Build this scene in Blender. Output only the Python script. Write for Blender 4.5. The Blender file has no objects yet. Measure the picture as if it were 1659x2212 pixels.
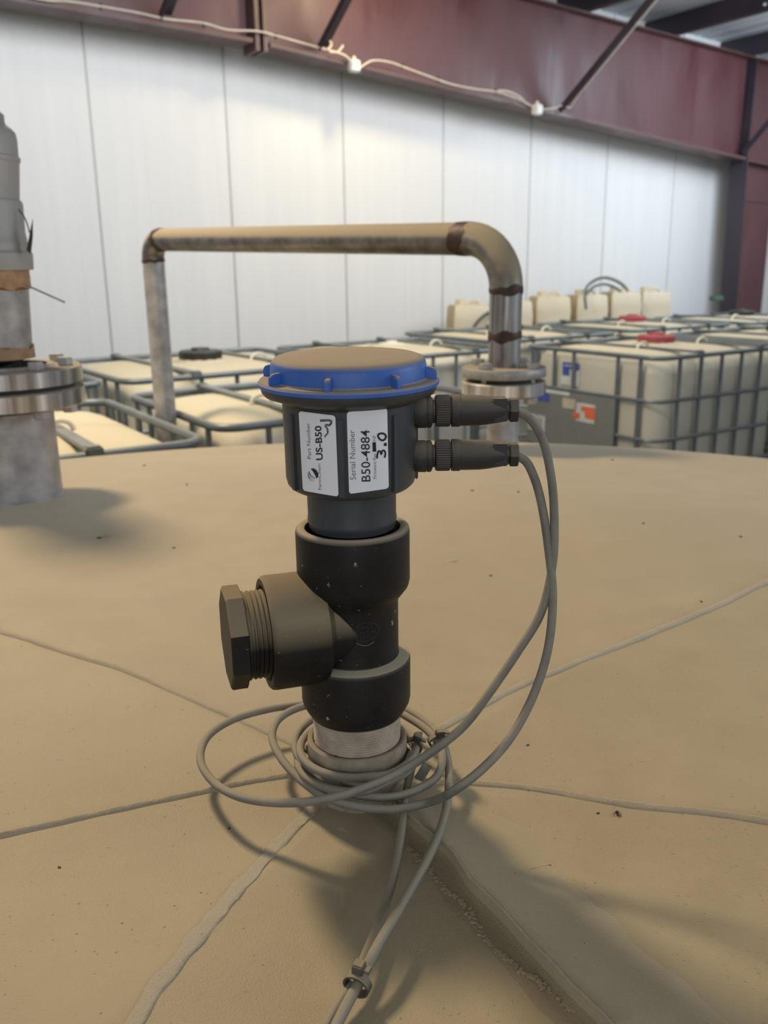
import bpy, bmesh, math, random
from mathutils import Vector, Matrix, noise
random.seed(7)
S = bpy.context.scene
COL = S.collection
V = Vector
# ------------------------------------------------------------------ camera
FPX, PITCH, ROLL, ZC, W, H = 1900.0, math.atan(531/1900), 0.013, .374, 1659, 2212
FWD = V((0, math.cos(PITCH), -math.sin(PITCH)))
_u = V((0, math.sin(PITCH), math.cos(PITCH)))
RT = V((1, 0, 0))*math.cos(ROLL) - _u*math.sin(ROLL)
UP = V((1, 0, 0))*math.sin(ROLL) + _u*math.cos(ROLL)
CAM = V((0, 0, ZC))
cd = bpy.data.cameras.new('camera'); cam = bpy.data.objects.new('camera', cd); COL.objects.link(cam)
cam.matrix_world = Matrix((RT, UP, -FWD)).transposed().to_4x4()
cam.location = CAM
cd.sensor_fit = 'HORIZONTAL'; cd.sensor_width = 36; cd.lens = FPX/W*36
cd.clip_start = .02; cd.clip_end = 80
cd.dof.use_dof = True; cd.dof.focus_distance = .585; cd.dof.aperture_fstop = 15
S.camera = cam
# ------------------------------------------------------------------ world, lights, exposure
S.view_settings.view_transform = 'Standard'; S.view_settings.look = 'None'
S.view_settings.exposure = 0.0; S.view_settings.gamma = 1; S.view_settings.use_curve_mapping = False
wd = bpy.data.worlds.new('world'); S.world = wd; wd.use_nodes = True
wd.node_tree.nodes['Background'].inputs[0].default_value = (.80, .88, 1, 1)
wd.node_tree.nodes['Background'].inputs[1].default_value = .34
def area(name, loc, target, size, power, color, sy=None):
    l = bpy.data.lights.new(name, 'AREA'); l.size = size; l.energy = power; l.color = color
    if sy: l.shape = 'RECTANGLE'; l.size_y = sy
    o = bpy.data.objects.new(name, l); COL.objects.link(o); o.location = loc
    o.rotation_euler = (V(target)-V(loc)).to_track_quat('-Z', 'Y').to_euler()
    return o
area('warm_high_bay_lamp', (-1.45, 2.55, 2.5), (-.1, 1.5, 0), .42, 92, (1, .80, .55))
area('right_fill', (3.9, 1.0, 1.25), (0, 1.3, 0), 2.2, 42, (.80, .89, 1), 1.5)  # unseen fill added at the right so the lip shades its channel
area('front_fill', (.1, -3.2, .95), (0, 1.5, .25), 2.4, 30, (.86, .92, 1), 2.0)  # unseen fill added behind the camera to lift the label fronts
# wall frame: s runs along the white wall to the right, n is the distance out of the wall
A = math.radians(32.8)
DS = V((math.cos(A), math.sin(A), 0)); DN = V((math.sin(A), -math.cos(A), 0))
W0 = V((-1.9196, 6.35, 0))
def wp(s, n, z=0): return W0 + DS*s + DN*n + V((0, 0, z))
area('wall_wash_lamp', wp(1.75, 1.25, 2.45), wp(1.95, 0, .6), .25, 24, (1, .80, .45))
area('overhead_fill', wp(2.0, 3.0, 2.45), wp(2.0, .6, .5), 9.0, 232, (.955, .97, 1), 1.4)  # unseen cool strip added under the roof to brighten the wall
area('right_end_fill', wp(5.6, 2.3, 2.2), wp(6.3, 0, .8), 1.4, 78, (.74, .86, 1))  # unseen cool fill added to brighten the right end of the wall
# ------------------------------------------------------------------ projection helpers (pixel -> point on a real surface)
def ray(x, y): return FWD*FPX + RT*(x-W/2) - UP*(y-H/2)
def onz(x, y, z): d = ray(x, y); return CAM + d*((z-ZC)/d.z)
def ony(x, y, Y): d = ray(x, y); return CAM + d*(Y/d.y)
def onn(x, y, n):
    r = ray(x, y); t = ((W0 + DN*n - CAM).dot(DN))/r.dot(DN); return CAM + r*t
def sz(p): q = p-W0; return q.dot(DS), p.z
AX, AY = -.0217, .576                                   # sensor axis on the tank apex
SEAMS = [44, 91, 138, 190, 239, 303, 353]; SAG = .020
def dome(x, y):
    dx, dy = x-AX, y-AY; r = math.hypot(dx, dy); a = math.atan2(dy, dx)
    z = -.006*r*r
    if r > .70: z -= .036*(r-.70)**2/((r-.70)+.12)
    if 0 < r < 1.0:      # the skin sags a little between the radial seams of the crown
        deg = math.degrees(a) % 360
        for k in range(7):
            a0, a1 = SEAMS[k], SEAMS[(k+1) % 7]; gap = (a1-a0) % 360; off = (deg-a0) % 360
            if off < gap:
                fd = 1 if r < .5 else max(0, (1.0-r)/.5)**2*(3-2*max(0, (1.0-r)/.5))
                z -= SAG*min(r, .6)*math.sin(math.pi*off/gap)*fd*(gap/51)**.7; break
    if .05 < r < 1.5: z += (noise.noise(V((x*6, y*6, 3)))*.0010 + noise.noise(V((x*2, y*2, 7)))*.002)*min(1, (r-.05)*4)*min(1, (1.5-r)*5)
    if r > 1.55: z -= ((r-1.55)**2)*2.2
    return z
def ondome(x, y, h=0):
    d = ray(x, y); z = 0
    for _ in range(12):
        p = CAM + d*((z+h-ZC)/d.z); z = dome(p.x, p.y)
    return V((p.x, p.y, z+h))
def oncyl(x, y, R, cx=AX, cy=AY):
    d = ray(x, y); ox, oy = CAM.x-cx, CAM.y-cy
    a = d.x*d.x+d.y*d.y; b = 2*(ox*d.x+oy*d.y); c = ox*ox+oy*oy-R*R
    q = b*b-4*a*c
    t = (-b-math.sqrt(max(q, 0)))/(2*a)
    return CAM+d*t
# ------------------------------------------------------------------ materials
def nt(name):
    m = bpy.data.materials.new(name); m.use_nodes = True
    t = m.node_tree; return m, t, t.nodes['Principled BSDF']
def N(t, typ, **k):
    n = t.nodes.new(typ)
    for a, b in k.items():
        if a.startswith('i_'): n.inputs[int(a[2:])].default_value = b
        else: setattr(n, a, b)
    return n
def mixc(t, fac, a, b, mode='MIX'):
    n = t.nodes.new('ShaderNodeMix'); n.data_type = 'RGBA'; n.blend_type = mode
    for s, v in ((0, fac), (6, a), (7, b)):
        if hasattr(v, 'links') or isinstance(v, bpy.types.NodeSocket): t.links.new(v, n.inputs[s])
        else: n.inputs[s].default_value = v if s == 0 else (*v, 1)
    return n.outputs[2]
def noi(t, scale, detail=4, rough=.55, vec=None, dist=0):
    n = N(t, 'ShaderNodeTexNoise'); n.inputs['Scale'].default_value = scale
    n.inputs['Detail'].default_value = detail; n.inputs['Roughness'].default_value = rough; n.inputs['Distortion'].default_value = dist
    t.links.new(vec or coord(t), n.inputs['Vector']); return n.outputs['Fac']
def coord(t):
    for n in t.nodes:
        if n.bl_idname == 'ShaderNodeTexCoord': return n.outputs['Object']
    return t.nodes.new('ShaderNodeTexCoord').outputs['Object']
def ramp(t, src, a, b, ca=(0, 0, 0), cb=(1, 1, 1)):
    r = N(t, 'ShaderNodeValToRGB'); e = r.color_ramp.elements
    e[0].position, e[1].position = a, b; e[0].color, e[1].color = (*ca, 1), (*cb, 1)
    t.links.new(src, r.inputs[0]); return r.outputs[0]
def bump(t, bs, src, strength, dist):
    b = N(t, 'ShaderNodeBump'); b.inputs['Strength'].default_value = strength; b.inputs['Distance'].default_value = dist
    t.links.new(src, b.inputs['Height']); t.links.new(b.outputs[0], bs.inputs['Normal'])
def scaled(t, sc):
    m = N(t, 'ShaderNodeMapping'); m.inputs['Scale'].default_value = sc; t.links.new(coord(t), m.inputs[0]); return m.outputs[0]
DUST = (.33, .27, .185)
def mat(name, c, rough=.5, metal=0, var=.15, vs=12, dust=0, dmul=1, bmp=0, bs=200, bd=.0004, spots=0, spec=.5, dcol=DUST, lo=.25, hi=.85):
    m, t, p = nt(name)
    f = noi(t, vs)
    col = mixc(t, ramp(t, f, .3, .7), tuple(x*(1-var) for x in c), tuple(min(1, x*(1+var)) for x in c))
    r_src = None
    if dust:
        g = N(t, 'ShaderNodeNewGeometry'); sx = N(t, 'ShaderNodeSeparateXYZ'); t.links.new(g.outputs['Normal'], sx.inputs[0])
        rr = ramp(t, sx.outputs['Z'], lo, hi)
        a = N(t, 'ShaderNodeMath', operation='MULTIPLY'); t.links.new(rr, a.inputs[0]); a.inputs[1].default_value = dust
        k = N(t, 'ShaderNodeMath', operation='MULTIPLY_ADD'); t.links.new(ramp(t, noi(t, 60, 6, .7), .35, .75), k.inputs[0]); k.inputs[1].default_value = .22*dmul; t.links.new(a.outputs[0], k.inputs[2])
        k.use_clamp = True
        col = mixc(t, k.outputs[0], col, dcol)
        rm = N(t, 'ShaderNodeMapRange'); t.links.new(k.outputs[0], rm.inputs[0]); rm.inputs[3].default_value = rough; rm.inputs[4].default_value = .9
        t.links.new(rm.outputs[0], p.inputs['Roughness'])
        if metal:
            mm = N(t, 'ShaderNodeMapRange'); t.links.new(k.outputs[0], mm.inputs[0]); mm.inputs[3].default_value = metal; mm.inputs[4].default_value = 0
            t.links.new(mm.outputs[0], p.inputs['Metallic'])
    else:
        p.inputs['Roughness'].default_value = rough; p.inputs['Metallic'].default_value = metal
    if spots:
        sc = ramp(t, noi(t, 160, 3, .6), .68, .74)
        col = mixc(t, sc, col, (.32, .27, .19))
    t.links.new(col, p.inputs['Base Color'])
    p.inputs['Specular IOR Level'].default_value = spec
    if bmp: bump(t, p, noi(t, bs, 4, .6), bmp, bd)
    return m
M = {}
M['tee'] = mat('dusty_black_pvc', (.011, .011, .0105), .46, dust=1.0, var=.2, spots=1, bmp=.25, bs=260, bd=.0003, dcol=(.47, .385, .27), lo=.15, hi=.95, dmul=.10, spec=.22)
M['tee_branch'] = mat('dusty_black_branch', (.012, .0115, .010), .5, dust=1.0, var=.2, spots=1, bmp=.35, bs=260, bd=.0004, dcol=(.28, .22, .135), lo=-.05, hi=.50, dmul=.14, spec=.22)
M['emboss'] = mat('dust_rubbed_relief', (.045, .042, .036), .6, spec=.2)
M['housing'] = mat('charcoal_plastic', (.040, .046, .052), .42, dust=.55, var=.12, bmp=.06, bs=500, bd=.0002, dmul=.25, dcol=(.25, .20, .13), spec=.4)
M['plug'] = mat('dusty_connector_plastic', (.022, .023, .025), .55, dust=.95, var=.15, dcol=(.22, .18, .13), lo=-.1, hi=.8, dmul=.35)
M['blue'] = mat('blue_lid_plastic', (.035, .135, .50), .42, dust=1.0, var=.1, dmul=.5, lo=.35, hi=.8, dcol=(.40, .32, .22))
M['nipple'] = mat('dusty_nipple_plastic', (.43, .35, .26), .7, var=.22, vs=90, bmp=.3, bs=400, bd=.0003)
M['collar'] = mat('dusty_collar_plastic', (.34, .28, .20), .75, var=.25, vs=70, dust=.5, bmp=.3, bs=500, bd=.0003)
M['cable'] = mat('dusty_grey_cable', (.165, .155, .135), .62, dust=.95, var=.2, vs=60, bmp=.25, bs=700, bd=.0003, lo=-.25, hi=.85, dcol=(.36, .31, .225))
M['tie'] = mat('black_nylon_tie', (.03, .03, .028), .45, dust=.8, dcol=(.33, .27, .18), lo=.1, hi=.8)
M['paper'] = mat('white_label_paper', (.80, .81, .84), .35, var=.03, vs=40)
M['ink'] = mat('black_print', (.02, .02, .025), .5, var=0)
M['greyink'] = mat('grey_print', (.17, .17, .18), .5, var=0)
M['marker'] = mat('black_marker_ink', (.012, .012, .013), .25, var=0)
M['fadedmarker'] = mat('faded_marker_ink', (.10, .10, .10), .35, var=.6, vs=300)
M['steel'] = mat('machined_steel', (.60, .57, .53), .28, metal=1, var=.15, vs=8, dust=.9, dcol=(.36, .30, .23), lo=.5, hi=.95, dmul=.25)
M['galv'] = mat('galvanised_steel', (.36, .36, .34), .5, metal=.6, var=.2, vs=60, dust=.9, dcol=(.33, .29, .21), lo=.4, hi=.9, dmul=.3)
M['cage'] = mat('galvanised_cage_tube', (.17, .195, .205), .42, metal=.5, var=.15, vs=10, dust=.3, dcol=(.40, .36, .29), lo=.6, hi=1, dmul=.2)
M['gasket'] = mat('black_gasket', (.02, .02, .02), .6)
M['tape'] = mat('brown_sealing_tape', (.42, .25, .13), .8, var=.25, vs=40, bmp=.4, bs=120, bd=.002)
M['darktag'] = mat('dark_metal_tag', (.10, .085, .06), .5, metal=.4)
M['tan'] = None
def streak_steel(name, a, b, rough, sc, dustc, metal=1):
    m, t, p = nt(name)
    f = noi(t, 1, 3, .6, scaled(t, sc)); g0 = ramp(t, f, .38, .62)
    g = N(t, 'ShaderNodeNewGeometry'); sx = N(t, 'ShaderNodeSeparateXYZ'); t.links.new(g.outputs['Normal'], sx.inputs[0])
    col = mixc(t, g0, a, b); col = mixc(t, ramp(t, sx.outputs['Z'], .45, .9), col, dustc)
    t.links.new(col, p.inputs['Base Color'])
    mm = N(t, 'ShaderNodeMapRange'); t.links.new(ramp(t, sx.outputs['Z'], .45, .9), mm.inputs[0]); mm.inputs[3].default_value = metal; mm.inputs[4].default_value = 0
    t.links.new(mm.outputs[0], p.inputs['Metallic'])
    rm = N(t, 'ShaderNodeMapRange'); t.links.new(ramp(t, sx.outputs['Z'], .45, .9), rm.inputs[0]); rm.inputs[3].default_value = rough; rm.inputs[4].default_value = .85
    t.links.new(rm.outputs[0], p.inputs['Roughness'])
    bump(t, p, f, .25, .002)
    return m
M['steel'] = streak_steel('turned_steel', (.34, .32, .30), (.86, .84, .82), .2, (38, 38, 1.5), (.33, .28, .21))
M['riser'] = streak_steel('stained_riser_steel', (.12, .105, .095), (.42, .40, .385), .33, (45, 45, 3), (.33, .28, .21), .85)
def pipe_mat():
    # dusty weathered stainless: dust above, heat-tint and rust bands at the welds
    m, t, p = nt('weathered_pipe_steel')
    n1 = noi(t, 22, 5, .6)
    col = mixc(t, ramp(t, n1, .35, .65), (.15, .14, .125), (.30, .285, .26))
    g = N(t, 'ShaderNodeNewGeometry'); sx = N(t, 'ShaderNodeSeparateXYZ'); t.links.new(g.outputs['Normal'], sx.inputs[0])
    col = mixc(t, ramp(t, sx.outputs['Z'], -.1, .35), col, (.30, .25, .17))
    t.links.new(col, p.inputs['Base Color'])
    rm = N(t, 'ShaderNodeMapRange'); t.links.new(ramp(t, sx.outputs['Z'], 0, .4), rm.inputs[0]); rm.inputs[3].default_value = .38; rm.inputs[4].default_value = .85
    t.links.new(rm.outputs[0], p.inputs['Roughness'])
    mm = N(t, 'ShaderNodeMapRange'); t.links.new(ramp(t, sx.outputs['Z'], 0, .3), mm.inputs[0]); mm.inputs[3].default_value = .75; mm.inputs[4].default_value = 0
    t.links.new(mm.outputs[0], p.inputs['Metallic'])
    bump(t, p, noi(t, 120, 3), .15, .001)
    return m
M['pipe'] = pipe_mat()
M['weld'] = mat('rust_brown_weld_tint', (.060, .036, .030), .55, metal=.35, var=.5, vs=45, bmp=.5, bs=90, bd=.002)
M['ventpipe'] = mat('weathered_vent_pipe', (.42, .40, .385), .5, metal=.45, var=.28, vs=24, bmp=.3, bs=45, bd=.002)
M['ventcap'] = mat('dull_cast_aluminium', (.42, .41, .39), .6, metal=.25, var=.1, vs=10, dust=.5, dcol=(.42, .38, .31), lo=.4, hi=.9, dmul=.2)
M['bottle'] = mat('milky_tote_plastic', (.53, .50, .405), .42, var=.06, vs=3, dust=.8, dcol=(.55, .475, .31), lo=.3, hi=.9, dmul=.3)
M['bottle'].node_tree.nodes['Principled BSDF'].inputs['Subsurface Weight'].default_value = 0
M['clip'] = mat('cream_plastic_loop', (.68, .64, .50), .5)
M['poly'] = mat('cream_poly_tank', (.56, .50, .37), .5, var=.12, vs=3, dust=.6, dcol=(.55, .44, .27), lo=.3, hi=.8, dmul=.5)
M['polyside'] = mat('tan_poly_side', (.40, .31, .17), .6, var=.2, vs=4)  # darker tan for the end faces of the cream tanks
M['redcap'] = mat('red_screw_cap', (.30, .025, .04), .5, dust=.2, dcol=(.45, .25, .2))
M['blackcap'] = mat('black_screw_cap', (.012, .013, .012), .45, dust=.12, dcol=(.30, .28, .2), dmul=.2)
M['plate'] = mat('grey_marking_plate', (.20, .205, .18), .5, var=.06)
M['bluest'] = mat('blue_sticker', (.06, .10, .36), .5)
M['whitest'] = mat('white_sticker', (.62, .62, .58), .5)
M['creamst'] = mat('cream_sticker', (.50, .44, .33), .5)
M['orangest'] = mat('orange_sticker', (.70, .16, .06), .5)
M['hose'] = mat('dark_rubber_hose', (.045, .05, .045), .5)
M['greyhose'] = mat('grey_green_hose', (.11, .12, .10), .5)
M['insect'] = mat('dead_insect_shell', (.06, .02, .012), .4)
M['flake'] = mat('dried_flake', (.42, .35, .25), .8)
M['speck'] = mat('dark_speck', (.08, .055, .03), .8)
M['floor'] = mat('concrete_floor', (.20, .19, .17), .8, bmp=.2, bs=20, bd=.01)
M['wire'] = mat('white_wire_sheath', (.56, .50, .42), .6, var=.12)
M['jbox'] = mat('white_junction_box', (.62, .62, .60), .5)
def wall_mat():
    m, t, p = nt('white_insulated_panel')
    w = N(t, 'ShaderNodeTexWave'); w.wave_type = 'BANDS'; w.bands_direction = 'X'; w.inputs['Scale'].default_value = 8; w.inputs['Distortion'].default_value = .6
    w.inputs['Detail'].default_value = 2; t.links.new(coord(t), w.inputs['Vector'])
    n2 = noi(t, 1.2, 5, .6, scaled(t, (9, 1, .5)))
    col = mixc(t, n2, (.60, .605, .60), (.70, .70, .69))
    t.links.new(col, p.inputs['Base Color']); p.inputs['Roughness'].default_value = .42
    bump(t, p, w.outputs['Fac'], .05, .003)
    return m
M['panel'] = wall_mat()
def paint_mat(name, ca, cb, rough=.42, sheen=.5):
    m, t, p = nt(name)
    f = ramp(t, noi(t, 1.6, 5, .6, scaled(t, (1.6, 1, .45)), .6), .35, .68)
    t.links.new(mixc(t, f, ca, cb), p.inputs['Base Color'])
    r2 = N(t, 'ShaderNodeMapRange'); t.links.new(f, r2.inputs[0]); r2.inputs[3].default_value = rough-.1; r2.inputs[4].default_value = rough+.2
    t.links.new(r2.outputs[0], p.inputs['Roughness'])
    bump(t, p, noi(t, 3, 3), .2, .01)
    return m
M['red'] = paint_mat('maroon_primer_paint', (.062, .017, .018), (.10, .041, .047))
M['redflange'] = paint_mat('maroon_flange_paint', (.07, .032, .030), (.10, .05, .045))
M['purlin'] = paint_mat('dark_purlin_paint', (.022, .016, .024), (.040, .030, .042))
M['ceil'] = mat('white_roof_liner', (.50, .53, .55), .55, var=.05, vs=2)
def tan_mat(name, base, k=1.0):
    m, t, p = nt(name)
    big = noi(t, 2.2, 4, .5); med = noi(t, 14, 5, .6); fine = noi(t, 420, 3, .7)
    c = mixc(t, ramp(t, big, .35, .7), tuple(x*.92 for x in base), tuple(x*1.06 for x in base))
    c = mixc(t, ramp(t, med, .4, .75), c, tuple(x*y for x, y in zip(base, (.88, .87, .84))))
    c = mixc(t, ramp(t, fine, .62, .78), c, tuple(x*.80 for x in base))
    t.links.new(c, p.inputs['Base Color']); p.inputs['Roughness'].default_value = .58; p.inputs['Specular IOR Level'].default_value = .5
    p.inputs['Sheen Weight'].default_value = .55; p.inputs['Sheen Roughness'].default_value = .4; p.inputs['Sheen Tint'].default_value = (1, .9, .74, 1)
    ad = N(t, 'ShaderNodeMath', operation='MULTIPLY_ADD'); t.links.new(noi(t, 900, 3, .6), ad.inputs[0]); ad.inputs[1].default_value = .35*k
    vv = N(t, 'ShaderNodeTexVoronoi'); vv.inputs['Scale'].default_value = 130; t.links.new(coord(t), vv.inputs['Vector'])
    v2 = ramp(t, vv.outputs['Distance'], 0, .12, (1, 1, 1), (0, 0, 0)); gate = ramp(t, noi(t, 70, 2), .54, .62)
    mu = N(t, 'ShaderNodeMath', operation='MULTIPLY'); t.links.new(v2, mu.inputs[0]); t.links.new(gate, mu.inputs[1])
    t.links.new(mu.outputs[0], ad.inputs[2])
    bump(t, p, ad.outputs[0], min(1, .8*k), .0014)
    return m
TAN = (.42, .335, .196)
M['tan'] = tan_mat('dusty_tan_tank_skin', TAN)
M['seam'] = tan_mat('dusty_tan_seam', (.45, .365, .245), 1.3)
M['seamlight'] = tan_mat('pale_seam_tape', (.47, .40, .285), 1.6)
# ------------------------------------------------------------------ object helpers
ORG = {}
def empty(name, loc, label, cat, group=None, rz=0):
    o = bpy.data.objects.new(name, None); COL.objects.link(o); o.location = loc; o.rotation_euler = (0, 0, rz)
    o.empty_display_size = .02; o['label'] = label; o['category'] = cat
    if group: o['group'] = group
    ORG[o.name] = V(loc) if not rz else V((0, 0, 0)); return o
def obj(name, bm, m, parent=None, smooth=True, label=None, angle=40, local=False, mats=None):
    me = bpy.data.meshes.new(name)
    if parent is not None:
        off = V((0, 0, 0)) if local else ORG.get(parent.name, V((0, 0, 0)))
        if off.length: bmesh.ops.translate(bm, verts=bm.verts, vec=-off)
    bmesh.ops.recalc_face_normals(bm, faces=bm.faces)
    for f in bm.faces: f.smooth = smooth
    if smooth:
        lim = math.radians(angle)
        for e in bm.edges:
            if len(e.link_faces) == 2 and e.calc_face_angle(0) > lim: e.smooth = False
    bm.to_mesh(me); bm.free()
    for q in (mats or [m]): me.materials.append(q)
    o = bpy.data.objects.new(name, me); COL.objects.link(o)
    if parent is not None:
        o.parent = parent; ORG[o.name] = ORG.get(parent.name, V((0, 0, 0)))
    if label: o['label'] = label
    return o
def single(name, bm, m, loc, label, cat, group=None, **k):
    bmesh.ops.translate(bm, verts=bm.verts, vec=-V(loc))
    o = obj(name, bm, m, **k); o.location = loc; o['label'] = label; o['category'] = cat
    if group: o['group'] = group
    return o
def struct(name, bm, m, label=None, **k):
    o = obj(name, bm, m, **k); o['kind'] = 'structure'
    o['label'] = label or name; return o
def lathe(bm, prof, c=(0, 0, 0), seg=48, axis=None, close=False):
    """prof: list of (r, h) along the axis (default +Z)"""
    c = V(c); q = (axis.normalized().to_track_quat('Z', 'Y') if axis is not None else None)
    rings = []
    for r, h in prof:
        if r <= 1e-6:
            p = V((0, 0, h)); p = (q @ p if q else p) + c; rings.append([bm.verts.new(p)]); continue
        ring = []
        for i in range(seg):
            a = 2*math.pi*i/seg; p = V((r*math.cos(a), r*math.sin(a), h)); p = (q @ p if q else p) + c
            ring.append(bm.verts.new(p))
        rings.append(ring)
    if close: rings.append(rings[0])
    for a, b in zip(rings, rings[1:]):
        if len(a) == 1 and len(b) == 1: continue
        for i in range(seg):
            j = (i+1) % seg
            if len(a) == 1: bm.faces.new((a[0], b[i], b[j]))
            elif len(b) == 1: bm.faces.new((a[i], a[j], b[0]))
            else: bm.faces.new((a[i], a[j], b[j], b[i]))
    return bm
def L(prof, **k): bm = bmesh.new(); return lathe(bm, prof, **k)
def box(bm, c, size, rot=None, bev=0):
    r = bmesh.ops.create_cube(bm, size=1, matrix=Matrix.Translation(V(c)) @ (rot.to_4x4() if rot else Matrix()) @ Matrix.Diagonal((*size, 1)))
    if bev:
        es = list({e for v in r['verts'] for e in v.link_edges}); bmesh.ops.bevel(bm, geom=es, offset=bev, segments=2, affect='EDGES')
    return bm
def B(c, size, rot=None, bev=0): return box(bmesh.new(), c, size, rot, bev)
def catmull(pts, n=8, closed=False):
    P = [V(p) for p in pts]; out = []
    k = len(P); rng = range(k if closed else k-1)
    for i in rng:
        p1, p2 = P[i], P[(i+1) % k]
        p0 = P[i-1] if (closed or i > 0) else p1*2-p2
        p3 = P[(i+2) % k] if (closed or i+2 < k) else p2*2-p1
        # centripetal-ish tangents, safe for uneven spacing
        d1 = max((p1-p0).length, 1e-9)**.5; d2 = max((p2-p1).length, 1e-9)**.5; d3 = max((p3-p2).length, 1e-9)**.5
        m1 = (p2-p1)+((p1-p0)/d1-(p2-p0)/(d1+d2))*d2
        m2 = (p2-p1)+((p3-p2)/d3-(p3-p1)/(d2+d3))*d2
        for j in range(n):
            t = j/n; t2, t3 = t*t, t*t*t
            out.append(p1*(2*t3-3*t2+1)+m1*(t3-2*t2+t)+p2*(-2*t3+3*t2)+m2*(t3-t2))
    if not closed: out.append(P[-1])
    return out
def tube(bm, path, r, seg=12, closed=False, caps=True):
    k = len(path); rf = r if callable(r) else (lambda t: r)
    def tan(i):
        if closed: return (path[(i+1) % k]-path[i-1]).normalized()
        return (path[min(i+1, k-1)]-path[max(i-1, 0)]).normalized()
    t0 = tan(0); nrm = t0.orthogonal().normalized(); rings = []
    for i, p in enumerate(path):
        t = tan(i); nrm = (nrm - t*nrm.dot(t))
        nrm = nrm.normalized() if nrm.length > 1e-6 else t.orthogonal().normalized()
        b = t.cross(nrm); R = rf(i/(k-1))
        rings.append([bm.verts.new(p+(nrm*math.cos(2*math.pi*j/seg)+b*math.sin(2*math.pi*j/seg))*R) for j in range(seg)])
    prs = list(zip(rings, rings[1:]))
    for a, b in prs:
        for j in range(seg): bm.faces.new((a[j], a[(j+1) % seg], b[(j+1) % seg], b[j]))
    if closed:
        a, b = rings[-1], rings[0]
        off = min(range(seg), key=lambda o: (a[0].co-b[o].co).length)
        for j in range(seg): bm.faces.new((a[j], a[(j+1) % seg], b[(j+1+off) % seg], b[(j+off) % seg]))
    elif caps:
        bm.faces.new(rings[0][::-1]); bm.faces.new(rings[-1])
    return bm
def T(path, r, **k): return tube(bmesh.new(), [V(p) for p in path], r, **k)
def prism(bm, pts, h):
    """extrude polygon pts (3D) by vector h"""
    a = [bm.verts.new(V(p)) for p in pts]; b = [bm.verts.new(V(p)+V(h)) for p in pts]; k = len(a)
    bm.faces.new(a[::-1]); bm.faces.new(b)
    for i in range(k): bm.faces.new((a[i], a[(i+1) % k], b[(i+1) % k], b[i]))
    return bm
def hexprism(r, h, c, axis=None, cham=.08):
    bm = bmesh.new(); lathe(bm, [(0, 0), (r*(1-cham), 0), (r, h*.12), (r, h*.8), (r*(1-cham), h), (0, h)], c, 6, axis); return bm
def copy_tree(o, parent=None):
    c = o.copy(); COL.objects.link(c)
    if parent is not None: c.parent = parent
    for ch in list(o.children): copy_tree(ch, c)
    return c
# ------------------------------------------------------------------ SETTING
FLOOR = -1.29
bm = bmesh.new(); box(bm, (0.5, 4.5, FLOOR-.05), (18, 16, .1)); struct('floor', bm, M['floor'], 'grey concrete warehouse floor', smooth=False)
RA = Matrix.Rotation(A, 3, 'Z')
WT = 3.4
def wobj(name, s0, s1, n0, n1, z0, z1, m, parent=None, bev=0):
    bm = bmesh.new(); box(bm, ((s0+s1)/2, -(n0+n1)/2, (z0+z1)/2), (s1-s0, n1-n0, z1-z0), None, bev)
    return bm
wall = bpy.data.objects.new('wall_back', None); COL.objects.link(wall); wall.location = W0; wall.rotation_euler = (0, 0, A)
wall['kind'] = 'structure'; wall['label'] = 'white insulated panel wall behind the totes'
PW = .975
for i in range(-4, 8):
    s0, s1 = i*PW+.004, (i+1)*PW-.004
    if i == 7: s1 = i*PW+.22
    bm = wobj('panel', s0, s1, -.08, 0, FLOOR, WT, None)
    es = [e for e in bm.edges if abs(e.verts[0].co.x-e.verts[1].co.x) < 1e-6 and abs(e.verts[0].co.y) < 1e-6 and abs(e.verts[1].co.y) < 1e-6]
    bmesh.ops.bevel(bm, geom=es, offset=.005, segments=1, affect='EDGES')
    o = obj('wall_panel', bm, M['panel'], smooth=False); o.parent = wall
for i in range(-3, 8):
    o = obj('joint_strip', wobj('b', i*PW-.0039, i*PW+.0039, -.03, -.003, FLOOR, WT, None), M['galv'], smooth=False); o.parent = wall
# right wall beyond the column
bm = bmesh.new(); box(bm, (7.15, -2.6, (FLOOR+WT)/2), (.08, 5.4, WT-FLOOR))
o = struct('wall_right', bm, M['panel'], 'white side wall behind the steel column', smooth=False); o.location = W0; o.rotation_euler = (0, 0, A)
# ---- steel frame (plane parallel to the wall)
def wl(bm):                                  # local wall coords (s, -n, z) -> world
    bmesh.ops.transform(bm, matrix=Matrix.Translation(W0) @ RA.to_4x4(), verts=bm.verts); return bm
def poly_plate(pts, n0, n1):                 # pts in (s,z)
    bm = bmesh.new(); prism(bm, [(s, -n0, z) for s, z in pts], (0, -(n1-n0), 0)); return bm
WEB = .31
BL = [(-4.2, 2.05), (1.02, 1.862)]; BR = [(1.15, 1.85), (3.98, 1.61), (6.42, 1.385)]
def topz(s): return 2.43-(s-3.4)*.0455
root = empty('steel_frame_rafter', W0+V((0, 0, 1.4)), 'deep maroon painted steel rafter running along the top of the white wall', 'beam', rz=A)
def fr(name, bm, m, **k):
    bmesh.ops.translate(bm, verts=bm.verts, vec=(0, 0, -1.4)); return obj(name, bm, m, root, local=True, smooth=False, **k)
fr('web', poly_plate([BL[0], BL[1], (1.02, topz(1.02)), (-4.2, topz(-4.2))], WEB-.005, WEB+.005), M['red'])
fr('web', poly_plate([BR[0], BR[1], BR[2], (6.42, topz(6.42)), (1.15, topz(1.15))], WEB-.005, WEB+.005), M['red'])
def flange(p, q, n0=.21, n1=.41, t=.014, up=1):
    d = V((q[0]-p[0], q[1]-p[1])).normalized(); nn = V((-d.y, d.x))*t*up
    return poly_plate([p, q, (q[0]+nn.x, q[1]+nn.y), (p[0]+nn.x, p[1]+nn.y)], n0, n1)
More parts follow.
